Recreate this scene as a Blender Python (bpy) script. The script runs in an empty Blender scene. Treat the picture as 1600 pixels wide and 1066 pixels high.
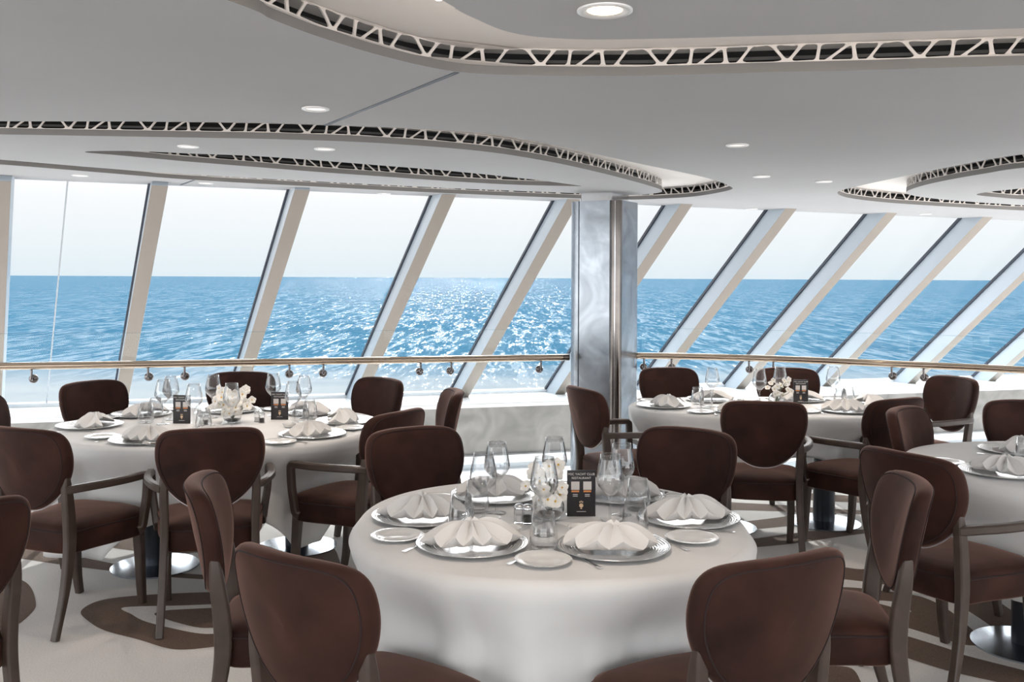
import bpy, bmesh, math, random
from mathutils import Vector, Matrix
from mathutils.geometry import tessellate_polygon
random.seed(7)
S = bpy.context.scene
COL = S.collection
R = math.radians
PI = math.pi

# ------------------------------------------------------------------ camera
H = 1.62; F = 1500.0; ROLL = 0.005; HR = 434.0
cam_d = bpy.data.cameras.new('camera'); cam = bpy.data.objects.new('camera', cam_d); COL.objects.link(cam)
cam.location = (0, 0, H); cam.rotation_euler = (PI/2, -ROLL, 0)
cam_d.sensor_width = 36; cam_d.lens = F/1600*36; cam_d.shift_y = -(533-HR)/1600
cam_d.clip_end = 60000; cam_d.clip_start = 0.05
S.camera = cam

# ------------------------------------------------------------------ light and exposure
S.view_settings.view_transform = 'Standard'; S.view_settings.look = 'None'
S.view_settings.gamma = 1; S.view_settings.use_curve_mapping = False
S.view_settings.exposure = 0.0
SUN_EL, SUN_AZ = R(25), R(-4)
SUN_DIR = Vector((math.sin(SUN_AZ)*math.cos(SUN_EL), math.cos(SUN_AZ)*math.cos(SUN_EL), math.sin(SUN_EL)))
sd = bpy.data.lights.new('sun', 'SUN'); sd.energy = 3.2; sd.angle = R(0.7); sd.color = (1, .96, .9)
so = bpy.data.objects.new('sun', sd); COL.objects.link(so); so.rotation_euler = SUN_DIR.to_track_quat('Z', 'Y').to_euler()
W = bpy.data.worlds.new('sky'); S.world = W; W.use_nodes = True
def world():
    nt = W.node_tree; N = nt.nodes; L = nt.links; N.clear()
    out = N.new('ShaderNodeOutputWorld'); bg = N.new('ShaderNodeBackground'); L.new(bg.outputs[0], out.inputs[0])
    tc = N.new('ShaderNodeTexCoord'); sx = N.new('ShaderNodeSeparateXYZ'); L.new(tc.outputs['Generated'], sx.inputs[0])
    cr = N.new('ShaderNodeValToRGB'); sh = N.new('ShaderNodeMapRange'); sh.inputs[1].default_value = -1; L.new(sx.outputs[2], sh.inputs[0]); L.new(sh.outputs[0], cr.inputs[0])
    e = cr.color_ramp.elements
    e[0].position = 0.0; e[0].color = (.95, .90, .86, 1)
    e[1].position = 1.0; e[1].color = (.90, .95, 1, 1)
    n = e.new(0.49); n.color = (.90, .88, .86, 1)
    n = e.new(0.50); n.color = (.78, .88, .93, 1)
    n = e.new(0.515); n.color = (.87, .93, .955, 1)
    n = e.new(0.54); n.color = (.98, .99, 1, 1)
    n = e.new(0.65); n.color = (1, .98, .96, 1)
    def smooth(a, b, lo, hi):
        m = N.new('ShaderNodeMapRange'); m.interpolation_type = 'SMOOTHSTEP'
        m.inputs[1].default_value = a; m.inputs[2].default_value = b; m.inputs[3].default_value = lo; m.inputs[4].default_value = hi
        return m
    base0 = smooth(.06, .40, 1.0, 3.0); L.new(sx.outputs[2], base0.inputs[0])
    aft_fill = smooth(.05, -.6, 0, 2.15); L.new(sx.outputs[1], aft_fill.inputs[0])  # extra strength behind the camera, added to fill the interior
    low = smooth(-.02, -.10, 0, 1.6); L.new(sx.outputs[2], low.inputs[0])  # warm glow below the horizon, added to light the ceiling
    ba = N.new('ShaderNodeMath'); ba.operation = 'ADD'; L.new(base0.outputs[0], ba.inputs[0]); L.new(aft_fill.outputs[0], ba.inputs[1])
    base = N.new('ShaderNodeMath'); base.operation = 'ADD'; L.new(ba.outputs[0], base.inputs[0]); L.new(low.outputs[0], base.inputs[1])
    dp = N.new('ShaderNodeVectorMath'); dp.operation = 'DOT_PRODUCT'; L.new(tc.outputs['Generated'], dp.inputs[0]); dp.inputs[1].default_value = SUN_DIR
    mx = N.new('ShaderNodeMath'); mx.operation = 'MAXIMUM'; L.new(dp.outputs['Value'], mx.inputs[0]); mx.inputs[1].default_value = 0
    pw = N.new('ShaderNodeMath'); pw.operation = 'POWER'; L.new(mx.outputs[0], pw.inputs[0]); pw.inputs[1].default_value = 5
    gate = smooth(.08, .22, 0, 7.0); L.new(sx.outputs[2], gate.inputs[0])
    ml = N.new('ShaderNodeMath'); ml.operation = 'MULTIPLY'; L.new(pw.outputs[0], ml.inputs[0]); L.new(gate.outputs[0], ml.inputs[1])
    ad = N.new('ShaderNodeMath'); ad.operation = 'ADD'; L.new(ml.outputs[0], ad.inputs[0]); L.new(base.outputs[0], ad.inputs[1])
    L.new(cr.outputs[0], bg.inputs[0]); L.new(ad.outputs[0], bg.inputs[1])
world()

# ------------------------------------------------------------------ picture measurements -> places
def ray(px, py):
    dx, dy = px-800, py-HR; c, s = math.cos(ROLL), math.sin(ROLL)
    x = dx*c+dy*s; y = -dx*s+dy*c
    return Vector((x/F, 1, -y/F))
def at_z(px, py, z):
    r = ray(px, py); t = (z-H)/r.z
    return Vector((r.x*t, t, z))
ZC0, ZCX = 2.345, -0.013
def zc(x): return ZC0+ZCX*x
def at_ceil(px, py):
    r = ray(px, py); t = (ZC0-H)/(r.z-ZCX*r.x)
    return Vector((r.x*t, t, zc(r.x*t)))

# ------------------------------------------------------------------ materials
MATS = {}
def mat(name, col, rough=.5, metal=0, noise=0, nscale=20, bump=0, bscale=200, emit=None, sheen=0, sheen_tint=(1, 1, 1), coat=0, spec=None, trans=0, col2=None, detail=4, dist=0):
    m = bpy.data.materials.new(name); m.use_nodes = True; nt = m.node_tree; N = nt.nodes; L = nt.links
    p = N['Principled BSDF']; p.inputs['Base Color'].default_value = (*col, 1); p.inputs['Roughness'].default_value = rough
    p.inputs['Metallic'].default_value = metal
    if spec is not None: p.inputs['Specular IOR Level'].default_value = spec
    if sheen:
        p.inputs['Sheen Weight'].default_value = sheen; p.inputs['Sheen Roughness'].default_value = .36; p.inputs['Sheen Tint'].default_value = (*sheen_tint, 1)
    if coat: p.inputs['Coat Weight'].default_value = coat
    if trans: p.inputs['Transmission Weight'].default_value = trans; p.inputs['IOR'].default_value = 1.47
    if emit: p.inputs['Emission Color'].default_value = (*emit[0], 1); p.inputs['Emission Strength'].default_value = emit[1]
    tc = N.new('ShaderNodeTexCoord')
    if noise or col2:
        t = N.new('ShaderNodeTexNoise'); t.inputs['Scale'].default_value = nscale; t.inputs['Detail'].default_value = detail; t.inputs['Distortion'].default_value = dist
        L.new(tc.outputs['Object'], t.inputs['Vector'])
        mr = N.new('ShaderNodeMapRange'); mr.inputs[1].default_value = .3; mr.inputs[2].default_value = .7
        L.new(t.outputs['Fac'], mr.inputs[0])
        mx = N.new('ShaderNodeMix'); mx.data_type = 'RGBA'; L.new(mr.outputs[0], mx.inputs[0])
        a = tuple(c*(1-noise) for c in col); b = col2 if col2 else tuple(min(1, c*(1+noise)) for c in col)
        mx.inputs[6].default_value = (*a, 1); mx.inputs[7].default_value = (*b, 1)
        L.new(mx.outputs[2], p.inputs['Base Color'])
    if bump:
        t = N.new('ShaderNodeTexNoise'); t.inputs['Scale'].default_value = bscale; t.inputs['Detail'].default_value = 3
        L.new(tc.outputs['Object'], t.inputs['Vector'])
        b = N.new('ShaderNodeBump'); b.inputs['Strength'].default_value = bump; b.inputs['Distance'].default_value = .004
        L.new(t.outputs['Fac'], b.inputs['Height']); L.new(b.outputs[0], p.inputs['Normal'])
    MATS[name] = m
    return m
mat('velvet', (.036, .0132, .0095), .70, noise=.55, nscale=6, bump=.12, bscale=500, sheen=.40, sheen_tint=(.95, .55, .44), spec=.2, detail=5)
mat('piping', (.02, .009, .008), .8)
mat('wood', (.062, .041, .032), .38, noise=.18, nscale=14, bump=.05, bscale=60)
mat('trim_metal', (.62, .58, .60), .3, .8)  # pale tone of the highlight drawn along the backrest edge
mat('linen', (.80, .80, .80), .75, noise=.03, nscale=6, bump=.06, bscale=400, sheen=.1)
mat('napkin', (.84, .83, .82), .8, bump=.12, bscale=900)
mat('china', (.85, .85, .84), .12, coat=.4)
mat('silver', (.82, .82, .82), .16, 1)
mat('chrome', (.75, .76, .78), .12, 1)
mat('steel_base', (.50, .55, .62), .22, 1)
mat('dark_post', (.03, .035, .045), .3, .5)
mat('rail_metal', (.50, .40, .31), .16, 1)
mat('hardware', (.22, .20, .20), .25, 1)
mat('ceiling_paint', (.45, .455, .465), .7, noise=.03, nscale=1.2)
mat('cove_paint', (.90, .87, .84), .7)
mat('lip_paint', (.17, .165, .16), .5)
mat('lattice', (.72, .68, .65), .5)
mat('void_dark', (.008, .008, .009), .9)  # near black, the shade of the ceiling cavities put into the colour
mat('void_grey', (.09, .09, .09), .8)
mat('frame_side', (.44, .50, .56), .3)  # cool light tone puts sky light on the mullion sides into the colour
mat('mullion', (.27, .24, .21), .3, noise=.02, nscale=3)  # darker beige puts the backlit shade of the inner faces into the colour
mat('white_gloss', (.88, .90, .92), .25)
mat('grey_trim', (.40, .44, .48), .4)
mat('gasket', (.03, .04, .06), .5)
mat('stone', (.19, .185, .18), .4, col2=(.30, .29, .28), noise=.1, nscale=2.6, detail=8, dist=1.5)
mat('silver_leaf', (.34, .37, .41), .24, .9, noise=.3, nscale=2.6, detail=9, dist=1.6, bump=.3, bscale=8)
mat('bronze', (.20, .18, .17), .2, 1, noise=.2, nscale=6)  # dark tone of the reflection along the column's rounded corner
mat('carpet_light', (.78, .755, .735), .95, noise=.10, nscale=160, bump=.6, bscale=420, detail=3)
mat('carpet_brown', (.15, .098, .072), .95, noise=.28, nscale=160, bump=.6, bscale=420, detail=3)
mat('floor_edge', (.72, .71, .70), .3)
mat('petal', (.88, .86, .82), .6, sheen=.2)
mat('pollen', (.75, .45, .05), .6)
mat('stem', (.06, .04, .03), .7)
mat('leaf', (.06, .10, .03), .5)
mat('menu_black', (.025, .022, .026), .25)
mat('menu_grey', (.7, .67, .64), .5)
mat('menu_white', (.66, .62, .60), .6)
mat('menu_orange', (.75, .28, .08), .5)
mat('menu_gold', (.75, .55, .35), .4)
mat('salt', (.8, .8, .8), .8); mat('pepper', (.05, .045, .04), .8)
mat('lamp_trim', (.80, .80, .80), .35, .3)
mat('lamp_glow', (1, .9, .7), .5, emit=((1, .72, .42), 5))
mat('lamp_dim', (1, .9, .8), .5, emit=((1, .93, .85), 1.2))
mat('cove_glow', (1, .9, .8), .5, emit=((1, .86, .74), 16))
mat('plaster', (.74, .74, .75), .8)

def silver_rings():
    m = mat('charger_metal', (.80, .80, .80), .2, 1); nt = m.node_tree; N = nt.nodes; L = nt.links
    tc = N.new('ShaderNodeTexCoord'); ln = N.new('ShaderNodeVectorMath'); ln.operation = 'LENGTH'
    mp = N.new('ShaderNodeMapping'); mp.inputs['Scale'].default_value = (1, 1, 0); L.new(tc.outputs['Object'], mp.inputs[0]); L.new(mp.outputs[0], ln.inputs[0])
    nz = N.new('ShaderNodeTexNoise'); nz.inputs['Scale'].default_value = 60; L.new(tc.outputs['Object'], nz.inputs['Vector'])
    m1 = N.new('ShaderNodeMath'); m1.operation = 'MULTIPLY_ADD'; L.new(nz.outputs['Fac'], m1.inputs[0]); m1.inputs[1].default_value = .004; L.new(ln.outputs['Value'], m1.inputs[2])
    m2 = N.new('ShaderNodeMath'); m2.operation = 'MULTIPLY'; L.new(m1.outputs[0], m2.inputs[0]); m2.inputs[1].default_value = 700
    sn = N.new('ShaderNodeMath'); sn.operation = 'SINE'; L.new(m2.outputs[0], sn.inputs[0])
    mr = N.new('ShaderNodeMapRange'); L.new(ln.outputs['Value'], mr.inputs[0]); mr.inputs[1].default_value = .115; mr.inputs[2].default_value = .12
    m3 = N.new('ShaderNodeMath'); m3.operation = 'MULTIPLY'; L.new(sn.outputs[0], m3.inputs[0]); L.new(mr.outputs[0], m3.inputs[1])
    b = N.new('ShaderNodeBump'); b.inputs['Strength'].default_value = .5; b.inputs['Distance'].default_value = .0012
    L.new(m3.outputs[0], b.inputs['Height']); L.new(b.outputs[0], N['Principled BSDF'].inputs['Normal'])
silver_rings()

def pane_mat(name, tint, refl, f0=.012, power=4.0):
    m = bpy.data.materials.new(name); m.use_nodes = True; nt = m.node_tree; N = nt.nodes; L = nt.links; N.clear()
    o = N.new('ShaderNodeOutputMaterial'); mx = N.new('ShaderNodeMixShader'); t = N.new('ShaderNodeBsdfTransparent'); g = N.new('ShaderNodeBsdfGlossy')
    t.inputs[0].default_value = (*tint, 1); g.inputs['Roughness'].default_value = .01
    lw = N.new('ShaderNodeLayerWeight'); lw.inputs[0].default_value = .5
    pw = N.new('ShaderNodeMath'); pw.operation = 'POWER'; L.new(lw.outputs['Facing'], pw.inputs[0]); pw.inputs[1].default_value = power
    ml = N.new('ShaderNodeMath'); ml.operation = 'MULTIPLY_ADD'; L.new(pw.outputs[0], ml.inputs[0]); ml.inputs[1].default_value = refl; ml.inputs[2].default_value = f0
    L.new(ml.outputs[0], mx.inputs[0]); L.new(t.outputs[0], mx.inputs[1]); L.new(g.outputs[0], mx.inputs[2]); L.new(mx.outputs[0], o.inputs[0])
    MATS[name] = m
pane_mat('pane', (.985, .99, .995), .2, .006)
pane_mat('rail_glass', (.975, .99, .99), .3, .008)
pane_mat('edge_glass', (.70, .80, .84), .2, .02)
pane_mat('crystal', (.985, .99, .995), .95, .05, 1.8)

def sea_mat():
    m = bpy.data.materials.new('sea'); m.use_nodes = True; nt = m.node_tree; N = nt.nodes; L = nt.links; N.clear()
    o = N.new('ShaderNodeOutputMaterial'); tc = N.new('ShaderNodeTexCoord')
    mp = N.new('ShaderNodeMapping'); mp.inputs['Scale'].default_value = (1, .55, 1); L.new(tc.outputs['Object'], mp.inputs[0])
    def noise(sc, det, vec=mp):
        t = N.new('ShaderNodeTexNoise'); t.inputs['Scale'].default_value = sc; t.inputs['Detail'].default_value = det; t.inputs['Roughness'].default_value = .65
        L.new(vec.outputs[0], t.inputs['Vector']); return t
    n1 = noise(.35, 6); n2 = noise(.03, 4); n3 = noise(1.1, 3, tc_map(N, L, tc, (1, .12, 1)))
    cr = N.new('ShaderNodeMix'); cr.data_type = 'RGBA'; mr = N.new('ShaderNodeMapRange'); mr.inputs[1].default_value = .35; mr.inputs[2].default_value = .65
    ad = N.new('ShaderNodeMath'); ad.operation = 'MULTIPLY_ADD'; L.new(n2.outputs['Fac'], ad.inputs[0]); ad.inputs[1].default_value = .5
    h = N.new('ShaderNodeMath'); h.operation = 'MULTIPLY'; L.new(n1.outputs['Fac'], h.inputs[0]); h.inputs[1].default_value = .5; L.new(h.outputs[0], ad.inputs[2])
    L.new(ad.outputs[0], mr.inputs[0]); L.new(mr.outputs[0], cr.inputs[0])
    cr.inputs[6].default_value = (.013, .060, .105, 1); cr.inputs[7].default_value = (.022, .082, .130, 1)
    df = N.new('ShaderNodeBsdfDiffuse'); L.new(cr.outputs[2], df.inputs[0])
    gl = N.new('ShaderNodeBsdfGlossy'); gl.inputs['Roughness'].default_value = .09
    def facets(t, kx, ky):
        a = N.new('ShaderNodeVectorMath'); a.operation = 'SUBTRACT'; L.new(t.outputs['Color'], a.inputs[0]); a.inputs[1].default_value = (.5, .5, .5)
        b = N.new('ShaderNodeVectorMath'); b.operation = 'MULTIPLY'; L.new(a.outputs[0], b.inputs[0]); b.inputs[1].default_value = (kx, ky, 0); return b
    f1 = facets(n3, 2.3, 1.5); n4 = noise(.38, 2, tc_map(N, L, tc, (1, .10, 1))); f2 = facets(n4, 1.3, 1.3)
    sm = N.new('ShaderNodeVectorMath'); sm.operation = 'ADD'; L.new(f1.outputs[0], sm.inputs[0]); L.new(f2.outputs[0], sm.inputs[1])
    sz = N.new('ShaderNodeVectorMath'); sz.operation = 'ADD'; L.new(sm.outputs[0], sz.inputs[0]); sz.inputs[1].default_value = (0, 0, 1)
    nm = N.new('ShaderNodeVectorMath'); nm.operation = 'NORMALIZE'; L.new(sz.outputs[0], nm.inputs[0]); L.new(nm.outputs[0], gl.inputs['Normal'])
    mx = N.new('ShaderNodeMixShader'); mx.inputs[0].default_value = .06; L.new(df.outputs[0], mx.inputs[1]); L.new(gl.outputs[0], mx.inputs[2])
    # whiter water close to the hull, with a noisy outer edge
    sp = N.new('ShaderNodeSeparateXYZ'); L.new(tc.outputs['Object'], sp.inputs[0])
    nf = noise(.05, 5, tc_map(N, L, tc, (.5, 1.6, 1)))
    fa = N.new('ShaderNodeMath'); fa.operation = 'MULTIPLY_ADD'; L.new(nf.outputs['Fac'], fa.inputs[0]); fa.inputs[1].default_value = 60; L.new(sp.outputs[1], fa.inputs[2])
    fm = N.new('ShaderNodeMapRange'); L.new(fa.outputs[0], fm.inputs[0]); fm.inputs[1].default_value = 210; fm.inputs[2].default_value = 160; fm.inputs[3].default_value = 0; fm.inputs[4].default_value = 1
    near_white = N.new('ShaderNodeBsdfDiffuse'); near_white.inputs[0].default_value = (.17, .185, .195, 1)
    m2 = N.new('ShaderNodeMixShader'); L.new(fm.outputs[0], m2.inputs[0]); L.new(mx.outputs[0], m2.inputs[1]); L.new(near_white.outputs[0], m2.inputs[2])
    L.new(m2.outputs[0], o.inputs[0]); MATS['sea'] = m
def tc_map(N, L, tc, sc):
    mp = N.new('ShaderNodeMapping'); mp.inputs['Scale'].default_value = sc; L.new(tc.outputs['Object'], mp.inputs[0]); return mp
sea_mat()

# ------------------------------------------------------------------ mesh helpers
def link(name, me, mats, parent=None, smooth=False):
    o = bpy.data.objects.new(name, me); COL.objects.link(o)
    for m in (mats if isinstance(mats, (list, tuple)) else [mats]): me.materials.append(MATS[m])
    if smooth:
        for p in me.polygons: p.use_smooth = True
    if parent: o.parent = parent
    return o
def mesh(name, V, Fc, mats, parent=None, smooth=False, mi=None, sub=0, fix=True, auto=None):
    me = bpy.data.meshes.new(name); me.from_pydata([tuple(v) for v in V], [], Fc)
    if mi:
        for p, i in zip(me.polygons, mi): p.material_index = i
    if fix:
        bm = bmesh.new(); bm.from_mesh(me); bmesh.ops.recalc_face_normals(bm, faces=bm.faces); bm.to_mesh(me); bm.free()
    o = link(name, me, mats, parent, smooth)
    if auto is not None:
        me.set_sharp_from_angle(angle=R(auto))
    if sub:
        s = o.modifiers.new('s', 'SUBSURF'); s.levels = sub; s.render_levels = sub
    return o
def tag(o, label=None, cat=None, group=None, kind=None):
    if label: o['label'] = label
    if cat: o['category'] = cat
    if group: o['group'] = group
    if kind: o['kind'] = kind
    return o
def thing(name, label, cat, loc=(0, 0, 0), rz=0, group=None):
    o = bpy.data.objects.new(name, None); o.empty_display_size = .1; COL.objects.link(o); o.location = loc; o.rotation_euler = (0, 0, rz)
    return tag(o, label, cat, group)
CH = {}
def kids(o):
    if not CH:
        for x in bpy.data.objects:
            if x.parent: CH.setdefault(x.parent.name, []).append(x)
    return CH.get(o.name, [])
def dup(o, loc, rz, label, group=None, sc=None):
    def cp(s, par):
        c = s.copy(); COL.objects.link(c)
        if par: c.parent = par
        for k in [x for x in ALLK.get(s.name, [])]: cp(k, c)
        return c
    c = cp(o, None); c.location = loc; c.rotation_euler = (0, 0, rz); c['label'] = label
    if group: c['group'] = group
    if sc: c.scale = (sc, sc, sc)
    return c
ALLK = {}
def register(o):   # remember the children of a thing once so that copies are cheap
    for x in COL.objects:
        if x.parent == o or (x.parent and x.parent.parent == o):
            l = ALLK.setdefault(x.parent.name, [])
            if x not in l: l.append(x)
USED = set()
def place(proto, loc, rz, label, group=None, sc=None):
    if proto.name not in USED:
        USED.add(proto.name); proto.location = loc; proto.rotation_euler = (0, 0, rz); proto['label'] = label
        if group: proto['group'] = group
        if sc: proto.scale = (sc, sc, sc)
        register(proto); return proto
    return dup(proto, loc, rz, label, group, sc)

def box_vf(c, s, M=None):
    x, y, z = [v/2 for v in s]
    V = [Vector((c[0]+i*x, c[1]+j*y, c[2]+k*z)) for i in (-1, 1) for j in (-1, 1) for k in (-1, 1)]
    if M: V = [M @ v for v in V]
    return V, [(0, 1, 3, 2), (4, 6, 7, 5), (0, 4, 5, 1), (2, 3, 7, 6), (0, 2, 6, 4), (1, 5, 7, 3)]
def merge(parts):
    V, Fc = [], []
    for v, f in parts:
        n = len(V); V += list(v); Fc += [tuple(i+n for i in q) for q in f]
    return V, Fc
def bev(o, w=.004, seg=2, ang=35):
    b = o.modifiers.new('b', 'BEVEL'); b.width = w; b.segments = seg; b.limit_method = 'ANGLE'; b.angle_limit = R(ang)
    for p in o.data.polygons: p.use_smooth = True
    w_ = o.modifiers.new('w', 'WEIGHTED_NORMAL'); w_.keep_sharp = True
    return o
def cat(P, n, closed=False):
    """Catmull-Rom through P, n samples per segment"""
    out = []; m = len(P); P = [Vector(p) for p in P]
    for i in range(m if closed else m-1):
        p0 = P[(i-1) % m] if closed or i > 0 else P[0]*2-P[1]
        p1 = P[i]; p2 = P[(i+1) % m]
        p3 = P[(i+2) % m] if closed or i+2 < m else P[-1]*2-P[-2]
        for k in range(n):
            t = k/n
            out.append(.5*((2*p1)+(p2-p0)*t+(2*p0-5*p1+4*p2-p3)*t*t+(3*p1-p0-3*p2+p3)*t**3))
    if not closed: out.append(P[-1])
    return out
def sweep(path, sec, up=Vector((1, 0, 0)), closed=False):
    """sec(i,t) -> list of (a,b); a along side axis 'up', b along the other"""
    n = len(path); V = []; Fc = []
    for i, p in enumerate(path):
        a = path[(i-1) % n] if closed or i else path[0]; b = path[(i+1) % n] if closed or i < n-1 else path[-1]
        T = (Vector(b)-Vector(a)).normalized(); B = T.cross(up).normalized(); A = B.cross(T).normalized()
        q = sec(i, i/(n-1)); k = len(q)
        V += [Vector(p)+A*u+B*v for u, v in q]
    for i in range(n if closed else n-1):
        for j in range(k):
            a, b = i*k+j, i*k+(j+1) % k; c, d = ((i+1) % n)*k+(j+1) % k, ((i+1) % n)*k+j
            Fc.append((a, b, c, d))
    if not closed: Fc += [tuple(range(k)), tuple(range((n-1)*k, n*k))[::-1]]
    return V, Fc
def tube(path, r, k=8, closed=False, up=Vector((0, 0, 1))):
    c = [(r*math.cos(2*PI*j/k), r*math.sin(2*PI*j/k)) for j in range(k)]
    return sweep([Vector(p) for p in path], lambda i, t: c, up, closed)
def rectsec(w, d, c=.18):
    x, y = w/2, d/2; a = min(w, d)*c
    return [(x, y-a), (x-a, y), (-x+a, y), (-x, y-a), (-x, -y+a), (-x+a, -y), (x-a, -y), (x, -y+a)]
def lathe(prof, k=40, closed_prof=False):
    V = []; Fc = []; n = len(prof)
    for r, z in prof:
        for j in range(k):
            a = 2*PI*j/k; V.append(Vector((r*math.cos(a), r*math.sin(a), z)))
    for i in range(n if closed_prof else n-1):
        for j in range(k):
            Fc.append((i*k+j, i*k+(j+1) % k, ((i+1) % n)*k+(j+1) % k, ((i+1) % n)*k+j))
    V2, F2 = V, Fc
    # collapse zero-radius rings
    bm = bmesh.new(); vs = [bm.verts.new(v) for v in V2]
    for f in F2:
        try: bm.faces.new([vs[i] for i in f])
        except Exception: pass
    bmesh.ops.remove_doubles(bm, verts=bm.verts, dist=1e-6)
    bm.verts.index_update(); Vo = [v.co.copy() for v in bm.verts]; Fo = [tuple(v.index for v in f.verts) for f in bm.faces]; bm.free()
    return Vo, Fo

# ------------------------------------------------------------------ carpet
def poly_patch(pts, z, n=6):
    P = [at_z(x, y, 0) for x, y in pts]
    Q = cat(P, n, True) if n > 1 else P
    Q = [Vector((q.x, q.y, z)) for q in Q]
    T = tessellate_polygon([Q])
    return Q, [tuple(t) for t in T]
X0, X1, Y0 = -7.5, 8.5, -5.0
rail_px = [(0, 572.5), (250, 569), (480, 565), (700, 561.5), (889, 558.5), (1002, 556), (1200, 560.5), (1400, 569), (1600, 578.5)]
ZR = .96
rail_pts = [at_z(x, y, ZR) for x, y in rail_px]
rail_pts = [Vector((-7.4, 6.35, ZR)), Vector((-5.2, 6.65, ZR))]+rail_pts+[Vector((4.7, 6.25, ZR)), Vector((6.0, 5.0, ZR)), Vector((7.5, 3.4, ZR))]
rail_c = cat(rail_pts, 8)
def off(path, d):
    out = []
    for i, p in enumerate(path):
        a = path[max(0, i-1)]; b = path[min(len(path)-1, i+1)]; t = (b-a); n = Vector((-t.y, t.x, 0)).normalized(); out.append(p+n*d)
    return out
edge_c = off(rail_c, .14)
fl_outer = [Vector((X0, Y0, 0))]+[Vector((p.x, p.y, 0)) for p in off(rail_c, -.32)]+[Vector((X1, 3.0, 0)), Vector((X1, Y0, 0))]
parts = []; mi = []
T = [tuple(t) for t in tessellate_polygon([fl_outer])]
parts.append((fl_outer, T)); mi += [0]*len(T)
brown = [
 [(126, 957), (142, 944), (170, 936), (217, 931), (270, 928), (333, 926), (420, 928), (480, 936), (520, 955), (480, 985), (410, 1003), (346, 1010), (291, 1015.5), (259, 1013), (217, 1000), (164, 986), (138, 971)],
 [(0, 897), (34, 907), (49, 920), (56, 942), (52, 955), (30, 975), (0, 988), (-100, 995), (-160, 940), (-100, 902)],
 [(-200, 826), (-100, 838), (0, 846), (41, 851.6), (83, 862), (159, 877.6), (226, 891), (262, 895), (330, 900), (330, 906), (260, 902), (226, 899), (159, 891), (83, 881), (41, 874.6), (0, 868), (-100, 858), (-200, 845)],
 [(100, 824), (150, 838), (166, 854), (220, 862), (262, 866), (330, 860), (390, 840), (400, 815), (330, 806), (220, 812)],
 [(438, 795), (460, 800), (481, 816), (496, 829), (510, 844), (521, 856), (528, 869), (530, 895), (480, 900), (462, 862), (453, 844), (444, 834), (434, 826), (420, 815), (424, 800)],
 [(1080, 850), (1162, 844), (1224, 836), (1272, 830), (1345, 828), (1420, 822), (1420, 828), (1344, 835), (1272, 845), (1230, 851), (1162, 857), (1080, 862)],
 [(1080, 822), (1156, 816), (1220, 808.5), (1240, 805), (1300, 800), (1300, 812), (1245, 820), (1224, 823), (1172, 828), (1080, 836)],
 [(1080, 782), (1155, 786), (1230, 790), (1288, 795), (1343, 798), (1420, 803), (1420, 808), (1341, 804), (1260, 801), (1221, 799.5), (1155, 797.5), (1080, 796)],
 [(1140, 763), (1236, 769), (1262, 771), (1343, 776), (1420, 782), (1420, 792), (1341, 786), (1278, 783), (1236, 779), (1140, 774)],
 [(1290, 888), (1346, 890), (1400, 886), (1500, 900), (1548, 932), (1600, 968), (1660, 1010), (1660, 1090), (1556, 1066), (1482, 1049), (1397, 1023), (1340, 1012), (1290, 1002), (1260, 940)],
 [(1262, 1045), (1325, 1043), (1345, 1066), (1350, 1090), (1260, 1090), (1250, 1066)],
 [(1560, 900), (1600, 925), (1700, 960), (1750, 920), (1650, 880)],
 [(-500, 800), (-300, 850), (-250, 800), (-380, 770)], [(560, 770), (700, 775), (860, 770), (860, 780), (700, 787), (560, 782)]]
light = [
 [(194, 950), (287, 947), (373, 944), (430, 947), (455, 963), (405, 984), (346, 990.5), (312, 991), (270, 983), (227, 972), (206, 961)],
 [(1290, 905), (1344, 909), (1416, 920), (1447, 927), (1482, 939), (1515, 957), (1552, 983), (1562, 1002), (1540, 1002), (1515, 981), (1482, 954), (1447, 936), (1416, 929), (1344, 920), (1290, 916)],
 [(1330, 962), (1407, 979), (1482, 1002), (1508, 1009), (1545, 1012), (1574, 1030), (1640, 1050), (1640, 1058), (1574, 1042), (1508, 1025), (1482, 1015), (1407, 992), (1330, 972)],
 [(1362, 940), (1400, 942), (1424, 957), (1395, 950)]]
brown2 = [[(241, 961), (257, 955.6), (287, 953.4), (342, 951), (385, 951), (425, 957), (424, 968), (385, 978), (344, 981.6), (312, 982), (282, 975.7), (257, 968)]]
for lst, z, m in ((brown, .0012, 1), (light, .0024, 0), (brown2, .0036, 1)):
    for p in lst:
        q = poly_patch(p, z); parts.append(q); mi += [m]*len(q[1])
V, Fc = merge(parts)
fo = mesh('floor', V, Fc, ['carpet_light', 'carpet_brown'], mi=mi, fix=False); tag(fo, kind='structure', label='pale grey carpet with brown swirling leaf pattern', cat='floor')
me = fo.data
bm = bmesh.new(); bm.from_mesh(me)
for f in bm.faces:
    if f.normal.z < 0: f.normal_flip()
bm.to_mesh(me); bm.free()
# pale stone strip on the floor along the balustrade and the deck edge below it
a = off(rail_c, -.32); b = edge_c; n = len(a)
V = [Vector((p.x, p.y, .004)) for p in a]+[Vector((p.x, p.y, .004)) for p in b]+[Vector((p.x, p.y, -.35)) for p in b]+[Vector((p.x, p.y, -.35)) for p in a]
Fc = [(i+k*n, i+1+k*n, i+1+((k+1) % 4)*n, i+((k+1) % 4)*n) for i in range(n-1) for k in range(4)]
o = mesh('trim_1', V, Fc, 'floor_edge'); tag(o, kind='structure', label='pale polished floor edge strip under the glass balustrade', cat='trim')

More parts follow.
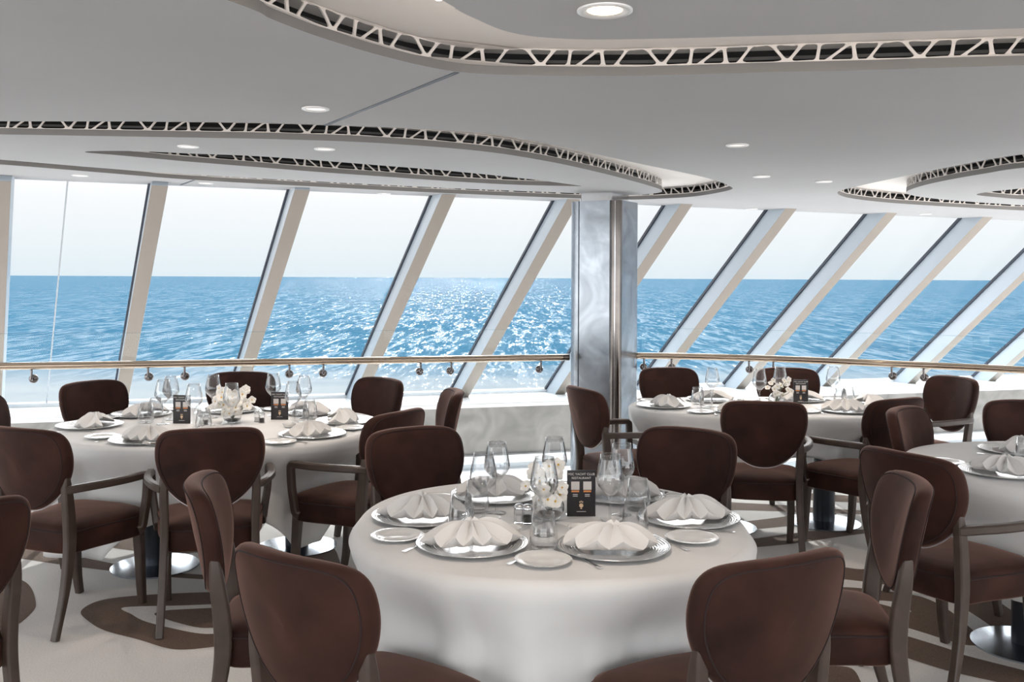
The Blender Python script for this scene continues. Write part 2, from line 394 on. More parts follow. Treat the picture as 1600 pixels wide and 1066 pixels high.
# ------------------------------------------------------------------ ceiling
def hole_curve(pxs, extra=[], n=6):
    P = [at_ceil(x, y) for x, y in pxs]+[Vector((x, y, zc(x))) for x, y in extra]
    return cat(P, n, True)
def offc(path, d):
    out = []; m = len(path)
    A = sum(path[i].x*path[(i+1) % m].y-path[(i+1) % m].x*path[i].y for i in range(m)); s = 1 if A > 0 else -1
    for i, p in enumerate(path):
        t = path[(i+1) % m]-path[i-1]; nn = Vector((-t.y, t.x, 0)).normalized()*s; out.append(p+nn*d)   # d>0 inward
    return out
def lift(path, dz): return [Vector((p.x, p.y, zc(p.x)+dz)) for p in path]
LIP, LAT = .034, .062
TOP = LIP+LAT
HA = hole_curve([(355, 0), (425, 30), (500, 58), (600, 88), (700, 110), (800, 117), (1000, 118), (1200, 113), (1400, 108), (1600, 102), (1850, 96)], [(3.6, 3.3), (5.2, 2.6), (5.8, .8), (4.6, -1.2), (2.0, -2.2), (-.4, -1.6), (-1.4, .2), (-1.25, 1.7)])
IA = hole_curve([(690, 0), (712, 14), (740, 28), (795, 50), (870, 60), (1000, 61), (1300, 53), (1600, 44), (1850, 36)], [(3.2, 2.6), (4.4, 2.2), (5.1, .8), (4.2, -.8), (1.9, -1.6), (.0, -1.1), (-.8, .3), (-.65, 1.5)])
HB = hole_curve([(-150, 188), (0, 189.5), (300, 190.5), (500, 195), (700, 204), (800, 214), (900, 234), (1000, 256), (1100, 277), (1140, 291), (1140, 297), (1100, 305), (1060, 309), (985, 312), (900, 310), (700, 302), (500, 292), (300, 281), (150, 269), (0, 257), (-150, 248)], [(-5.5, 5.6), (-6.2, 4.9), (-5.5, 4.35)])
IB = hole_curve([(-150, 208), (0, 210), (150, 212.5), (300, 215), (450, 218), (600, 224), (750, 236), (850, 251), (930, 268), (1000, 286), (1033, 297), (1025, 302), (980, 305), (900, 302), (700, 294), (500, 284), (300, 273), (150, 262), (0, 249.5), (-150, 240)], [(-5.3, 5.4), (-5.8, 4.95), (-5.3, 4.7)])
JB = hole_curve([(132, 237.5), (200, 236), (300, 240), (400, 244), (500, 251), (600, 259), (700, 267), (800, 277), (860, 284), (900, 289.5), (900, 291), (800, 288.5), (700, 283), (600, 276), (500, 269), (400, 261), (300, 253), (200, 244)])
HC = hole_curve([(1309, 301), (1350, 289), (1400, 278), (1500, 258), (1600, 241), (1800, 222)], [(8.0, 4.8), (8.2, 6.4), (8.1, 8.2)])
HC = hole_curve([(1800, 222), (1600, 241), (1500, 258), (1400, 278), (1345, 290), (1309, 300), (1325, 309), (1380, 316), (1450, 321), (1520, 325), (1600, 329), (1700, 333)], [(8.1, 8.6), (8.3, 6.6), (8.0, 5.0)])
IC = hole_curve([(1800, 243), (1600, 262), (1540, 271), (1480, 281.5), (1435, 292), (1416, 301), (1440, 308), (1500, 314), (1600, 321), (1700, 326)], [(7.9, 8.3), (8.0, 6.8), (7.6, 5.4)])
JC = hole_curve([(1800, 276), (1700, 283), (1600, 294), (1545, 300), (1526, 304.5), (1560, 308.5), (1600, 311.5), (1700, 316)], [(7.5, 7.4), (7.4, 6.7)])
# window plane
E = Vector((1, .287, 0)).normalized(); D = Vector((-.567, 1, -1.059))
B0 = Vector((0, 11.12, .296))
NRM = E.cross(D).normalized()
if NRM.y > 0: NRM = -NRM          # points into the room
UP = -D.normalized()
def on_win(px, py):
    r = ray(px, py); t = (B0-Vector((0, 0, H))).dot(NRM)/r.dot(NRM)
    return Vector((0, 0, H))+r*t
def win_at(x_along, z):            # point on window plane: x of the foot line, height z
    t = (z-.296)/1.059
    return Vector((x_along+.567*t, 11.12+.287*x_along-t, z))
ceil_far = [win_at(x, 2.34+.03) for x in (-9.5, 11)]
ceil_far = [Vector((p.x, p.y+.08, zc(p.x))) for p in ceil_far]
outer = [Vector((-9.4, Y0, zc(-9.4))), Vector((10, Y0, zc(10))), Vector((ceil_far[1].x, ceil_far[1].y, zc(ceil_far[1].x))), Vector((ceil_far[0].x, ceil_far[0].y, zc(ceil_far[0].x)))]
def sheet(loops):
    V = [v for l in loops for v in l]; T = tessellate_polygon(loops); return V, [tuple(t) for t in T]
V, Fc = sheet([outer, HA, HB, HC])
ceil = mesh('ceiling', V, Fc, 'ceiling_paint', fix=False); tag(ceil, 'pale grey ceiling with curved recesses and hanging petal panels', 'ceiling', kind='structure')
def closed_strip(a, b):
    m = len(a); return a+b, [(i, (i+1) % m, m+(i+1) % m, m+i) for i in range(m)]
def lattice_band(path, z0, z1, name, parent, thick):
    """perforated band: rounded triangular and slanted openings between thin ribs"""
    m = len(path); s = [0]
    for i in range(m): s.append(s[-1]+(path[(i+1) % m]-path[i]).length)
    L = s[-1]; pitch = .43; n = max(3, round(L/pitch)); pitch = L/n; h = z1-z0
    def at(u):
        u = u % L; lo, hi = 0, m
        while hi-lo > 1:
            k = (lo+hi)//2
            if s[k] <= u: lo = k
            else: hi = k
        t = (u-s[lo])/(s[lo+1]-s[lo]+1e-9); p = path[lo % m].lerp(path[(lo+1) % m], t); return p
    V = []; Fc = []
    # one unit holds four openings, drawn as rounded polygons in unit coordinates
    def rnd(poly, r=.30, k=4):
        out = []; q = len(poly)
        for i in range(q):
            p = Vector(poly[i]); a = Vector(poly[i-1]); b = Vector(poly[(i+1) % q])
            pa = p.lerp(a, r); pb = p.lerp(b, r)
            for j in range(k+1):
                t = j/k; out.append(pa*(1-t)**2+p*2*t*(1-t)+pb*t*t)
        return out
    e = .07
    seps = [(0, .11), (.24, .13), (.37, .35), (.60, .42), (.625, .645), (.84, .74), (1.0, 1.11)]; g = .013
    shapes = []
    for (t0, b0), (t1, b1) in zip(seps[:-1], seps[1:]):
        if b1-b0 < .05: poly = [(t0+g*1.6, .95), (t1-g*1.6, .95), ((b0+b1)/2, .10)]
        elif t1-t0 < .05: poly = [(b0+g*1.6, .05), (b1-g*1.6, .05), ((t0+t1)/2, .90)]
        else: poly = [(t0+g, .95), (t1-g, .95), (b1-g, .05), (b0+g, .05)]
        shapes.append(rnd(poly, .24))
    for c in range(n):
        u0 = c*pitch
        rect = [Vector((.11+k/16, 0)) for k in range(17)]+[Vector((1, 1))]+[Vector((k/16, 1)) for k in range(15, -1, -1)]
        # inner shapes may cross the unit edge slightly: keep them inside
        hs = shapes
        loops = [[Vector((p.x, p.y, 0)) for p in l] for l in [rect]+hs]
        T = tessellate_polygon(loops); base = len(V)
        for l in loops:
            for p in l:
                q = at(u0+p.x*pitch); V.append(Vector((q.x, q.y, zc(q.x)+z0+p.y*h)))
        Fc += [tuple(base+i for i in t) for t in T]
    o = mesh(name, V, Fc, 'lattice', parent, fix=False)
    so = o.modifiers.new('t', 'SOLIDIFY'); so.thickness = .006; so.offset = 0
    return o
def rim(path, inward, parent, island):
    # lip
    a = lift(path, 0); b = lift(path, LIP)
    c = [Vector((p.x, p.y, zc(p.x)+LIP)) for p in offc(path, -.018 if not island else .018)]
    V, Fc = closed_strip(a, b); V2, F2 = closed_strip(lift(path, LIP), c)
    V, Fc = merge([(V, Fc), (V2, F2)])
    mesh('lip', V, Fc, 'lip_paint', parent, True, fix=False)
    lattice_band(offc(path, .004*(1 if island else -1)), LIP, TOP, 'lattice_band', parent, 0)
    d = .09 if island else -.09
    q = offc(path, d); V, Fc = closed_strip(lift(q, .002), lift(q, TOP+.002)); mesh('dark_backing', V, Fc, 'void_dark', parent, fix=False)  # near-black sheet stands in for the unlit cavity behind the lattice
    q1 = offc(path, .02*(1 if island else -1)); q2 = offc(path, .05*(1 if island else -1))
    V, Fc = closed_strip(lift(q2, LIP+.020), lift(q2, LIP+.032)); mesh('grey_rib', V, Fc, 'void_grey', parent, fix=False)
    V, Fc = closed_strip(lift(path, TOP), lift(q, TOP)); mesh('rim_cap', V, Fc, 'cove_paint', parent, fix=False)
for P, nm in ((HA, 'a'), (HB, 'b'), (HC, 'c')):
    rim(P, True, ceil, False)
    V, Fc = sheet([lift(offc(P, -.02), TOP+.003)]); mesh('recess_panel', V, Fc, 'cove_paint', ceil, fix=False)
def island(loops, holes, lab):
    V, Fc = sheet([lift(l, 0) for l in loops+holes]);
    o = mesh('ceiling_petal', V, Fc, 'ceiling_paint', fix=False); tag(o, lab, 'ceiling panel', kind='structure'); o.name = 'ceiling_panel'
    for l in loops: rim(l, False, o, True)
    for l in holes:
        rim(l, True, o, False)
    for l in loops:   # cove lamp strip lying on the panel behind its rim
        a = lift(offc(l, .10), .05); b = lift(offc(l, .13), .05); V, Fc = closed_strip(a, b); mesh('cove_lamp', V, Fc, 'cove_glow', o, fix=False)
    return o
# island A is plain: only a thin edge
V, Fc = sheet([lift(IA, 0)]); pa = mesh('ceiling_panel', V, Fc, 'ceiling_paint', fix=False); tag(pa, 'flat grey hanging ceiling panel nearest the camera, with one lit downlight', 'ceiling panel', kind='structure')
V, Fc = closed_strip(lift(IA, 0), lift(IA, .03)); mesh('panel_edge', V, Fc, 'ceiling_paint', pa, fix=False)
V, Fc = sheet([lift(IA, .03)]); mesh('panel_top', V, Fc, 'cove_paint', pa, fix=False)
V, Fc = closed_strip(lift(offc(IA, .05), .04), lift(offc(IA, .08), .04)); mesh('cove_lamp', V, Fc, 'cove_glow', pa, fix=False)
island([IB], [JB], 'long leaf-shaped ceiling panel with perforated rim above the left tables')
island([IC], [JC], 'leaf-shaped ceiling panel with perforated rim at the right')
for J in (JB, JC):
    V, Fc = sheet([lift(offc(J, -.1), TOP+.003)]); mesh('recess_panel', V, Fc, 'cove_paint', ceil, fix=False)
# panel joint
def strip_line(p, q, w, dz, name, m, par):
    t = (q-p).normalized(); n = Vector((-t.y, t.x, 0))*w/2
    V = [p+n, p-n, q-n, q+n]; V = [Vector((v.x, v.y, zc(v.x)+dz)) for v in V]+[Vector((v.x, v.y, zc(v.x)+.001)) for v in V]
    return mesh(name, V, [(0, 1, 2, 3), (4, 5, 6, 7), (0, 1, 5, 4), (1, 2, 6, 5), (2, 3, 7, 6), (3, 0, 4, 7)], m, par)
strip_line(at_ceil(714, 113), at_ceil(508, 196), .02, -.0015, 'panel_joint', 'gasket', ceil)
strip_line(at_ceil(282, 289), at_ceil(303, 281.5), .02, -.0015, 'panel_joint', 'gasket', ceil)
# upper deck slab over everything
V, Fc = box_vf((.3, 2.9, 2.95), (19.5, 16.0, .25)); o = mesh('ceiling_slab', V, Fc, 'ceiling_paint'); o.name = 'ceiling_slab'; tag(o, 'upper deck slab above the ceiling', 'ceiling', kind='structure')

# ------------------------------------------------------------------ window wall
tops = [(235, 285), (450, 300), (673, 307), (862, 317), (1034, 325), (1195, 330), (1350, 336), (1500, 339.5)]
feet = []
for x, y in tops:
    p = on_win(x, y); t = (p.z-.296)/1.059; feet.append(p.x-.567*t)
d0 = feet[1]-feet[0]; feet = [feet[0]-2*d0, feet[0]-d0*1.02]+feet+[feet[-1]+1.2, feet[-1]+2.4, feet[-1]+3.6]
feet = [feet[0]-d0]+feet
MW, MD = .13, .21
TT = (2.50-.27)/1.059
def mull(fx, w, dpt, m, name, par=None, off0=.0):
    Fp = win_at(fx, .27)
    Sx = E
    q = []
    for t in (0, TT):
        for a, b in ((0, 0), (w, 0), (w, dpt), (0, dpt)):
            q.append(Fp-D*t+Sx*a+NRM*(b+off0))
    return mesh(name, q, [(0, 1, 2, 3), (4, 5, 6, 7), (0, 1, 5, 4), (1, 2, 6, 5), (2, 3, 7, 6), (3, 0, 4, 7)], m, par)
k = 0
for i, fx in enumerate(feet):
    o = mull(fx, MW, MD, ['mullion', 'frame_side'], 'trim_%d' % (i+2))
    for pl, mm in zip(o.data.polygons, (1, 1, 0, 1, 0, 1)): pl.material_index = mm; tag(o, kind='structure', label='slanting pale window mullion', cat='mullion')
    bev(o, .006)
    g = mull(fx-.018, .018, .03, 'gasket', 'gasket', o, 0.0)
    if i < len(feet)-1:
        a = fx+MW; b = feet[i+1]; k += 1
        Fp = [win_at(a/1, .27), win_at(b-.018, .27)]
        q = []
        for off_ in (0.0, .012):
            q += [Fp[0]+NRM*off_, Fp[1]+NRM*off_, Fp[1]-D*TT+NRM*off_, Fp[0]-D*TT+NRM*off_]
        p_ = E*(MW*(1-1/1))
        w = mesh('window_%d' % k, q, [(0, 1, 2, 3), (4, 5, 6, 7), (0, 1, 5, 4), (1, 2, 6, 5), (2, 3, 7, 6), (3, 0, 4, 7)], 'pane'); tag(w, kind='structure', label='slanting window pane with sea view', cat='window')
def along(y_off, z0, z1, dep, name, m, label, cat_='trim', x0=-8.5, x1=11):
    """long box parallel to the window foot line; y_off measured into the room from the foot line"""
    a = win_at(x0, .296); b = win_at(x1, .296); n = Vector((E.y, -E.x, 0))
    q = []
    for z in (z0, z1):
        for p, d in ((a, y_off), (b, y_off), (b, y_off+dep), (a, y_off+dep)):
            v = p+n*d; q.append(Vector((v.x, v.y, z)))
    o = mesh(name, q, [(0, 1, 2, 3), (4, 5, 6, 7), (0, 1, 5, 4), (1, 2, 6, 5), (2, 3, 7, 6), (3, 0, 4, 7)], m); tag(o, kind='structure', label=label, cat=cat_)
    return o
along(-.35, .262, .292, 1.05, 'window_sill', 'white_gloss', 'white window sill ledge')
along(.02, .292, .33, .05, 'trim_30', 'white_gloss', 'white bead along the foot of the windows')
along(.66, .225, .262, .05, 'trim_31', 'white_gloss', 'thin white moulding along the top of the wall panel')
along(.50, -.29, .262, .16, 'wall_back', 'stone', 'mottled grey stone-look wall panel under the windows', 'wall')
along(.45, -.37, -.29, .30, 'trim_32', 'white_gloss', 'white ledge under the wall panel')
along(.30, -.47, -.37, .25, 'trim_33', 'grey_trim', 'grey band under the white ledge')
along(.30, -.55, -.47, .33, 'trim_34', 'white_gloss', 'lower white ledge')
along(.3, -2.6, -.55, .03, 'window_20', 'pane', 'window pane of the deck below', 'window')
for i in range(14):
    p = win_at(-7+i*1.25, .296); n = Vector((E.y, -E.x, 0)); c = p+n*.38
    V, Fc = box_vf((c.x, c.y, -1.55), (.12, .12, 2.0)); o = mesh('trim_%d' % (40+i), V, Fc, 'white_gloss'); tag(o, kind='structure', label='white upright of the lower deck window', cat='mullion')
# lower deck floor
V, Fc = box_vf((.8, 9.2, -2.7), (19, 9, .2)); o = mesh('floor_lower', V, Fc, 'floor_edge'); tag(o, kind='structure', label='pale floor of the deck below', cat='floor')
# thin pane joint at the far left
p = on_win(105, 278); t = (p.z-.296)/1.059; o = mull(p.x-.567*t, .012, .02, 'grey_trim', 'trim_60'); tag(o, kind='structure', label='thin joint between two window panes at the far left', cat='trim')

# sea
V = [Vector((-25000, 12.5, 0)), Vector((25000, 12.5, 0)), Vector((25000, 40000, 0)), Vector((-25000, 40000, 0))]
o = mesh('sea', V, [(0, 1, 2, 3)], 'sea', fix=False); o.location = (0, 0, -14); tag(o, 'sunlit blue sea glittering to the horizon beyond the windows', 'sea', kind='stuff')

# ------------------------------------------------------------------ balustrade
V, Fc = tube(rail_c[:], .027, 14); 
def sub_path(path, x0, x1): return [p for p in path if x0 <= p.x <= x1]
COLC = at_z(946, 558, ZR); COLC = Vector((COLC.x, COLC.y+.12, 0))
for nm, x0, x1, lab in (('handrail', -8, COLC.x-.22, 'long polished brass-toned handrail left of the silver column'), ('handrail', COLC.x+.22, 9, 'curved brass-toned handrail right of the silver column')):
    pts = sub_path(rail_c, x0, x1)
    V, Fc = tube(pts, .027, 14); o = mesh(nm, V, Fc, 'rail_metal', smooth=True); tag(o, lab, 'handrail', 'handrails of the balustrade')
gl = off(rail_c, .075)
def rail_param(px):
    best = None
    for i in range(len(rail_c)-1):
        a, b = rail_c[i], rail_c[i+1]; r = (px-800)/F
        # solve a.x+t dx = r (a.y + t dy)
        dx, dy = b.x-a.x, b.y-a.y; den = dx-r*dy
        if abs(den) < 1e-9: continue
        t = (r*a.y-a.x)/den
        if 0 <= t <= 1: return i+t
    return None
def on_path(path, u): i = min(int(u), len(path)-2); return path[i].lerp(path[i+1], u-i)
gaps_px = [-180, 50, 260, 479, 682, 872]; gaps_pr = [1028, 1190, 1419, 1640]
def panels(us, labs):
    for (u0, u1), lab in zip(zip(us[:-1], us[1:]), labs):
        n = 8; pts = [on_path(gl, u0+.02+(u1-u0-.04)*k/n) for k in range(n+1)]
        prof = []; V = []
        ins = off(pts, -.012)
        for q in (pts, ins):
            for z in (-.2, 1.19): V += [Vector((p.x, p.y, z)) for p in q]
        m = n+1; Fc = []
        for i in range(n):
            Fc += [(i, i+1, m+i+1, m+i), (2*m+i, 2*m+i+1, 3*m+i+1, 3*m+i), (m+i, m+i+1, 3*m+i+1, 3*m+i), (i, i+1, 2*m+i+1, 2*m+i)]
        Fc += [(0, m, 3*m, 2*m), (n, m+n, 3*m+n, 2*m+n)]
        o = mesh('glass_panel', V, Fc, ['rail_glass']); tag(o, lab, 'glass panel', 'clear glass panels of the balustrade')
        # polished top edge
        top = [Vector((p.x, p.y, 1.191)) for p in off(pts, -.006)]
        V2, F2 = sweep(top, lambda i, t: [(-.001, -.006), (.001, -.006), (.001, .006), (-.001, .006)], Vector((0, 0, 1)))
        mesh('polished_edge', V2, F2, 'edge_glass', o)
us = [rail_param(p) for p in gaps_px if rail_param(p) is not None]
ord_ = ['leftmost', 'second from the left', 'third from the left', 'fourth from the left', 'fifth from the left', 'sixth from the left', 'seventh']
panels(us, ['clear glass balustrade panel left of the column, %s' % ord_[i] for i in range(len(us)-1)])
us2 = [rail_param(p) for p in gaps_pr]
panels(us2, ['clear glass balustrade panel right of the column, %s' % ord_[i] for i in range(len(us2)-1)])
panels([rail_param(872), rail_param(905)], ['narrow clear glass balustrade panel touching the left of the column'])
panels([rail_param(985), rail_param(1028)], ['narrow clear glass balustrade panel touching the right of the column'])
br_px = [50, 232, 289, 453, 506, 658, 706, 846, 1007, 1050, 1171, 1209, 1394, 1444]
br0 = thing('rail_bracket', 'x', 'bracket', (0, 0, 0))
V, Fc = lathe([(0, -.012), (.030, -.012), (.032, -.006), (.032, .004), (.024, .012), (0, .014)], 20)
M = Matrix.Rotation(PI/2, 4, 'X')
mesh('mounting_disc', [M @ v+Vector((0, .055, -.10)) for v in V], Fc, 'hardware', br0, True)
V, Fc = tube(cat([(0, .055, -.10), (0, .01, -.10), (0, 0, -.09), (0, 0, -.02)], 5), .008, 8, up=Vector((1, 0, 0))); mesh('bracket_arm', V, Fc, 'hardware', br0, True)
for i, p in enumerate(br_px):
    u = rail_param(p); q = on_path(rail_c, u); q2 = on_path(rail_c, u+.05); a = math.atan2(q2.y-q.y, q2.x-q.x)
    side = 'left' if p < 900 else 'right'
    where = ('%s of the eight left of the column' % ['first', 'second', 'third', 'fourth', 'fifth', 'sixth', 'seventh', 'last'][i]) if i < 8 else ('%s of the six right of the column' % ['first', 'second', 'third', 'fourth', 'fifth', 'last'][i-8])
    place(br0, (q.x, q.y, ZR-.0), a, 'handrail bracket, '+where, 'handrail brackets')

# ------------------------------------------------------------------ column
def rrect(a, b, r, k=6):
    out = []
    for cx, cy, a0 in ((a/2-r, b/2-r, 0), (-a/2+r, b/2-r, PI/2), (-a/2+r, -b/2+r, PI), (a/2-r, -b/2+r, 3*PI/2)):
        for j in range(k+1): t = a0+PI/2*j/k; out.append((cx+r*math.cos(t), cy+r*math.sin(t)))
    return out
col = thing('column', 'x', 'column', (COLC.x, COLC.y, 0), R(-32)); col['label'] = 'wide rounded column clad in mottled silver leaf, between the two handrails'
CT = 2.262
def prism(sec, z0, z1):
    n = len(sec); V = [Vector((x, y, z)) for z in (z0, z1) for x, y in sec]
    return V, [(i, (i+1) % n, n+(i+1) % n, n+i) for i in range(n)]+[tuple(range(n)), tuple(range(n, 2*n))]
sec = rrect(.46, .46, .085, 8)
V, Fc = prism(sec, 0, CT); o = mesh('cladding', V, Fc, 'silver_leaf', col, True, auto=40)
V, Fc = box_vf((-.19, -.235, 0), (.001, .001, .001))
# dark joint groove near the rounded corner, and a raised collar
V, Fc = box_vf((-.125, -.2305, CT/2), (.008, .003, CT)); mesh('joint', V, Fc, 'gasket', col)
V, Fc = prism([(.205+.052*math.cos(2*PI*j/28), -.205+.052*math.sin(2*PI*j/28)) for j in range(28)], 0, CT-.004); o = mesh('corner_strip', V, Fc, 'bronze', col, True, auto=40); o['label'] = 'dark bronze rounded corner strip'  # added strip imitates the dark interior reflected in the column corner
V, Fc = box_vf((.222, -.2555, CT/2), (.006, .004, CT-.02)); mesh('joint', V, Fc, 'chrome', col)
V, Fc = prism(rrect(.30, .34, .02, 3), CT, CT+.11); mesh('collar', V, Fc, 'chrome', col, True, auto=40)

# ------------------------------------------------------------------ downlights
dl_big = thing('downlight', 'x', 'ceiling light', (0, 0, 0), 0)
V, Fc = lathe([(.075, -.001), (.075, -.006), (.066, -.009), (.05, -.004), (.045, .0)], 32); mesh('trim_ring', V, Fc, 'lamp_trim', dl_big, True)
V, Fc = lathe([(0, -.0025), (.05, -.0025)], 32); mesh('lens', V, Fc, 'lamp_glow', dl_big, fix=False)
dl = thing('downlight', 'x', 'ceiling light', (0, 0, 0), 0)
V, Fc = lathe([(.060, -.001), (.060, -.006), (.052, -.009), (.042, -.004), (.038, .0)], 32); mesh('trim_ring', V, Fc, 'lamp_trim', dl, True)
V, Fc = lathe([(0, -.0025), (.042, -.0025)], 32); mesh('lens', V, Fc, 'lamp_dim', dl, fix=False)
p = at_ceil(945, 15); place(dl_big, (p.x, p.y, p.z), 0, 'lit warm round downlight in the nearest ceiling panel')
DL = [((493, 169), 'round downlight in the main ceiling beside the panel joint'), ((294, 228), 'left one of two downlights in the long leaf-shaped ceiling panel'),
      ((507, 232), 'right one of two downlights in the long leaf-shaped ceiling panel'), ((1152, 226), 'round downlight in the main ceiling right of the column, nearest the camera'),
      ((1190, 275), 'small downlight beside the tip of the left ceiling recess'), ((1287, 283), 'small downlight beside the tip of the right ceiling recess'),
      ((1175, 326), 'small downlight close above the windows, just right of the column'), ((1446, 334), 'small downlight close above the windows at the right'),
      ((872, 314.5), 'small downlight close above the windows, just left of the column'), ((600, 302), 'small downlight close above the windows, above the third mullion'),
      ((465, 295), 'small downlight close above the windows, above the second mullion'), ((322, 285.5), 'small downlight close above the windows, above the first mullion'), ((125, 273.5), 'flat round downlight close above the windows at the far left')]
for (x, y), l in DL:
    p = at_ceil(x, y); place(dl, (p.x, p.y, p.z-.0005), 0, l, 'small ceiling downlights')

SPOTS = [at_ceil(*q[0]) for q in DL[:6]]+[at_ceil(945, 15)]+[Vector((x, y, zc(x))) for x, y in ((-2.6, 2.6), (2.3, 2.3), (3.4, 3.6))]
for p in SPOTS:
    ld = bpy.data.lights.new('downlight_spot', 'SPOT'); ld.energy = 34; ld.color = (1, .84, .70); ld.spot_size = R(80); ld.spot_blend = .7; ld.shadow_soft_size = .035
    lo = bpy.data.objects.new('downlight_spot', ld); COL.objects.link(lo); lo.location = (p.x, p.y, p.z-.012)
for q, w_ in zip(SPOTS[7:], ('left, over the lower left chair', 'right, near the camera', 'right, farther out')):
    place(dl, (q.x, q.y, q.z-.0005), 0, 'small round downlight outside the picture to the '+w_, 'small ceiling downlights')

# ------------------------------------------------------------------ chairs
def chair_proto(arms):
    t = thing('armchair' if arms else 'dining_chair', 'x', 'chair')
    # seat: rounded, crowned cushion box
    def outline(k=40):
        pts = [(0, -.215), (.13, -.21), (.195, -.175), (.215, -.05), (.245, .12), (.245, .20), (.20, .255), (.10, .275)]
        L_ = cat([Vector((x, y, 0)) for x, y in pts+[(0, .28)]+[(-x, y) for x, y in pts[:0:-1]]], 4, True); return [(p.x, p.y) for p in L_]
    ol = outline(); n = len(ol); V = []; Fc = []
    rings = [(0, .352, .0), (.75, .352, 0), (.965, .354, 0), (.995, .362, 0), (1.0, .40, 0), (1.0, .445, 0), (.995, .458, 0), (.97, .470, 0), (.88, .482, 0), (.65, .492, 0), (.35, .497, 0), (0, .499, 0)]
    for s, z, _ in rings:
        for x, y in ol: V.append(Vector((x*s, (y-.03)*s+.03, z)))
    for i in range(len(rings)-1):
        for j in range(n): Fc.append((i*n+j, i*n+(j+1) % n, (i+1)*n+(j+1) % n, (i+1)*n+j))
    seat = mesh('seat', V, Fc, 'velvet', t, True)
    V, Fc = tube([Vector((x*1.002, (y-.03)*1.002+.03, .452)) for x, y in ol], .0035, 6, True); mesh('piping', V, Fc, 'piping', seat, True)
    # backrest: shield-shaped, curved and leaning
    pts = [(0, .936), (.12, .934), (.195, .922), (.231, .888), (.242, .83), (.238, .77), (.220, .71), (.186, .65), (.130, .595), (.066, .560)]
    full = cat([Vector((x, 0, z)) for x, z in pts+[(0, .550)]+[(-x, z) for x, z in pts[:0:-1]]], 4, True)
    fl = [(p.x, p.z) for p in full]; n = len(fl)
    def yb(x, z): return -.225-.20*(z-.5)-.02*(z-.5)**2+.95*x*x
    prof = [(0, .040), (.30, .039), (.60, .037), (.80, .034), (.90, .030), (.96, .022), (.99, .012), (1.0, .0), (.995, -.014), (.975, -.026), (.94, -.032), (.88, -.034), (.6, -.035), (.3, -.035), (0, -.035)]
    V = []; Fc = []
    for s, o_ in prof:
        for x, z in fl:
            X_, Z_ = x*s, (z-.75)*s+.75; V.append(Vector((X_, yb(X_, Z_)+o_, Z_)))
    for i in range(len(prof)-1):
        for j in range(n): Fc.append((i*n+j, i*n+(j+1) % n, (i+1)*n+(j+1) % n, (i+1)*n+j))
    back = mesh('backrest', V, Fc, 'velvet', t, True)
    for s, o_ in ((.925, -.034), (.945, .025)):
        V, Fc = tube([Vector((x*s, yb(x*s, (z-.75)*s+.75)+o_, (z-.75)*s+.75)) for x, z in fl], .0022, 6, True, up=Vector((0, 1, 0))); mesh('piping', V, Fc, 'piping', back, True)
    low = [(x, z) for x, z in fl if z < .68]; low.sort(key=lambda q: q[0])
    V, Fc = tube([Vector((x*1.012, yb(x, z)-.004, (z-.75)*1.012+.75)) for x, z in low], .0042, 6, up=Vector((0, 1, 0))); o = mesh('edge_trim', V, Fc, 'trim_metal', back, True)  # pale tube added in place of the highlight on the lower edge
    o['label'] = 'pale shiny trim along the bottom edge of the backrest'
    for s in (-1, 1):   # rear legs rise into the backrest
        P = cat([(s*.199, -.230, .715), (s*.203, -.222, .64), (s*.200, -.205, .50), (s*.201, -.205, .38), (s*.207, -.236, .20), (s*.215, -.296, 0)], 5)
        def sc(i, q): w = .040-.004*q; d = .030+.026*math.sin(PI*min(1, q*1.1))-.0*q; return rectsec(w, max(.03, d))
        V, Fc = sweep(P, sc, Vector((1, 0, 0))); bev(mesh('leg', V, Fc, 'wood', t), .002, 1)
        P = cat([(s*.205, .215, .37), (s*.208, .222, .25), (s*.208, .232, .10), (s*.204, .245, 0)], 4)
        V, Fc = sweep(P, lambda i, q: rectsec(.050-.014*q, .050-.014*q), Vector((1, 0, 0))); bev(mesh('leg', V, Fc, 'wood', t), .002, 1)
        if arms:
            P = cat([(s*.208, -.235, .655), (s*.245, -.18, .660), (s*.278, -.06, .660), (s*.288, .06, .658), (s*.284, .165, .656), (s*.281, .190, .648), (s*.279, .196, .62), (s*.274, .195, .54), (s*.262, .192, .46), (s*.254, .185, .40), (s*.247, .165, .385)], 4)
            def sa(i, q):
                return rectsec(.036, .042 if q > .5 else .036, .2)
            V, Fc = sweep(P, sa, Vector((s*1, 0.02, .02))); bev(mesh('armrest', V, Fc, 'wood', t), .003, 1)
    return t
CHA = chair_proto(False); CHB = chair_proto(True)
T1 = Vector((.14, 3.43, 0)); T2 = Vector((-1.70, 5.60, 0)); T3 = Vector((1.78, 6.55, 0)); T4 = Vector((2.78, 4.52, 0))
CHAIRS = []
def chair(proto, pos, tgt, lab, grp, turn=0):
    """pos: where the top of the backrest stands; it faces tgt"""
    f = Vector((tgt[0]-pos[0], tgt[1]-pos[1], 0)).normalized(); f.rotate(Matrix.Rotation(R(turn), 3, 'Z'))
    o = Vector((pos[0], pos[1], 0))+f*.26
    place(proto, (o.x, o.y, 0), math.atan2(f.y, f.x)-PI/2, lab, grp); CHAIRS.append((o, f, proto is CHB))
g1 = 'armless chairs around the front table'
chair(CHA, (-.53, 2.42), T1, 'brown velvet chair at the front left of the nearest table, seen from behind', g1, -2)
chair(CHA, (.66, 2.42), T1, 'brown velvet chair at the front right of the nearest table, seen from behind', g1, 0)
chair(CHA, (-1.02, 3.27), T1, 'brown velvet armless chair left of the nearest table, seen side on', g1, 4)
chair(CHA, (1.35, 3.32), T1, 'brown velvet armless chair right of the nearest table, seen side on', g1, -3)
chair(CHA, (-.44, 4.34), T1, 'brown velvet armless chair at the far left of the nearest table, facing the camera', g1, 0)
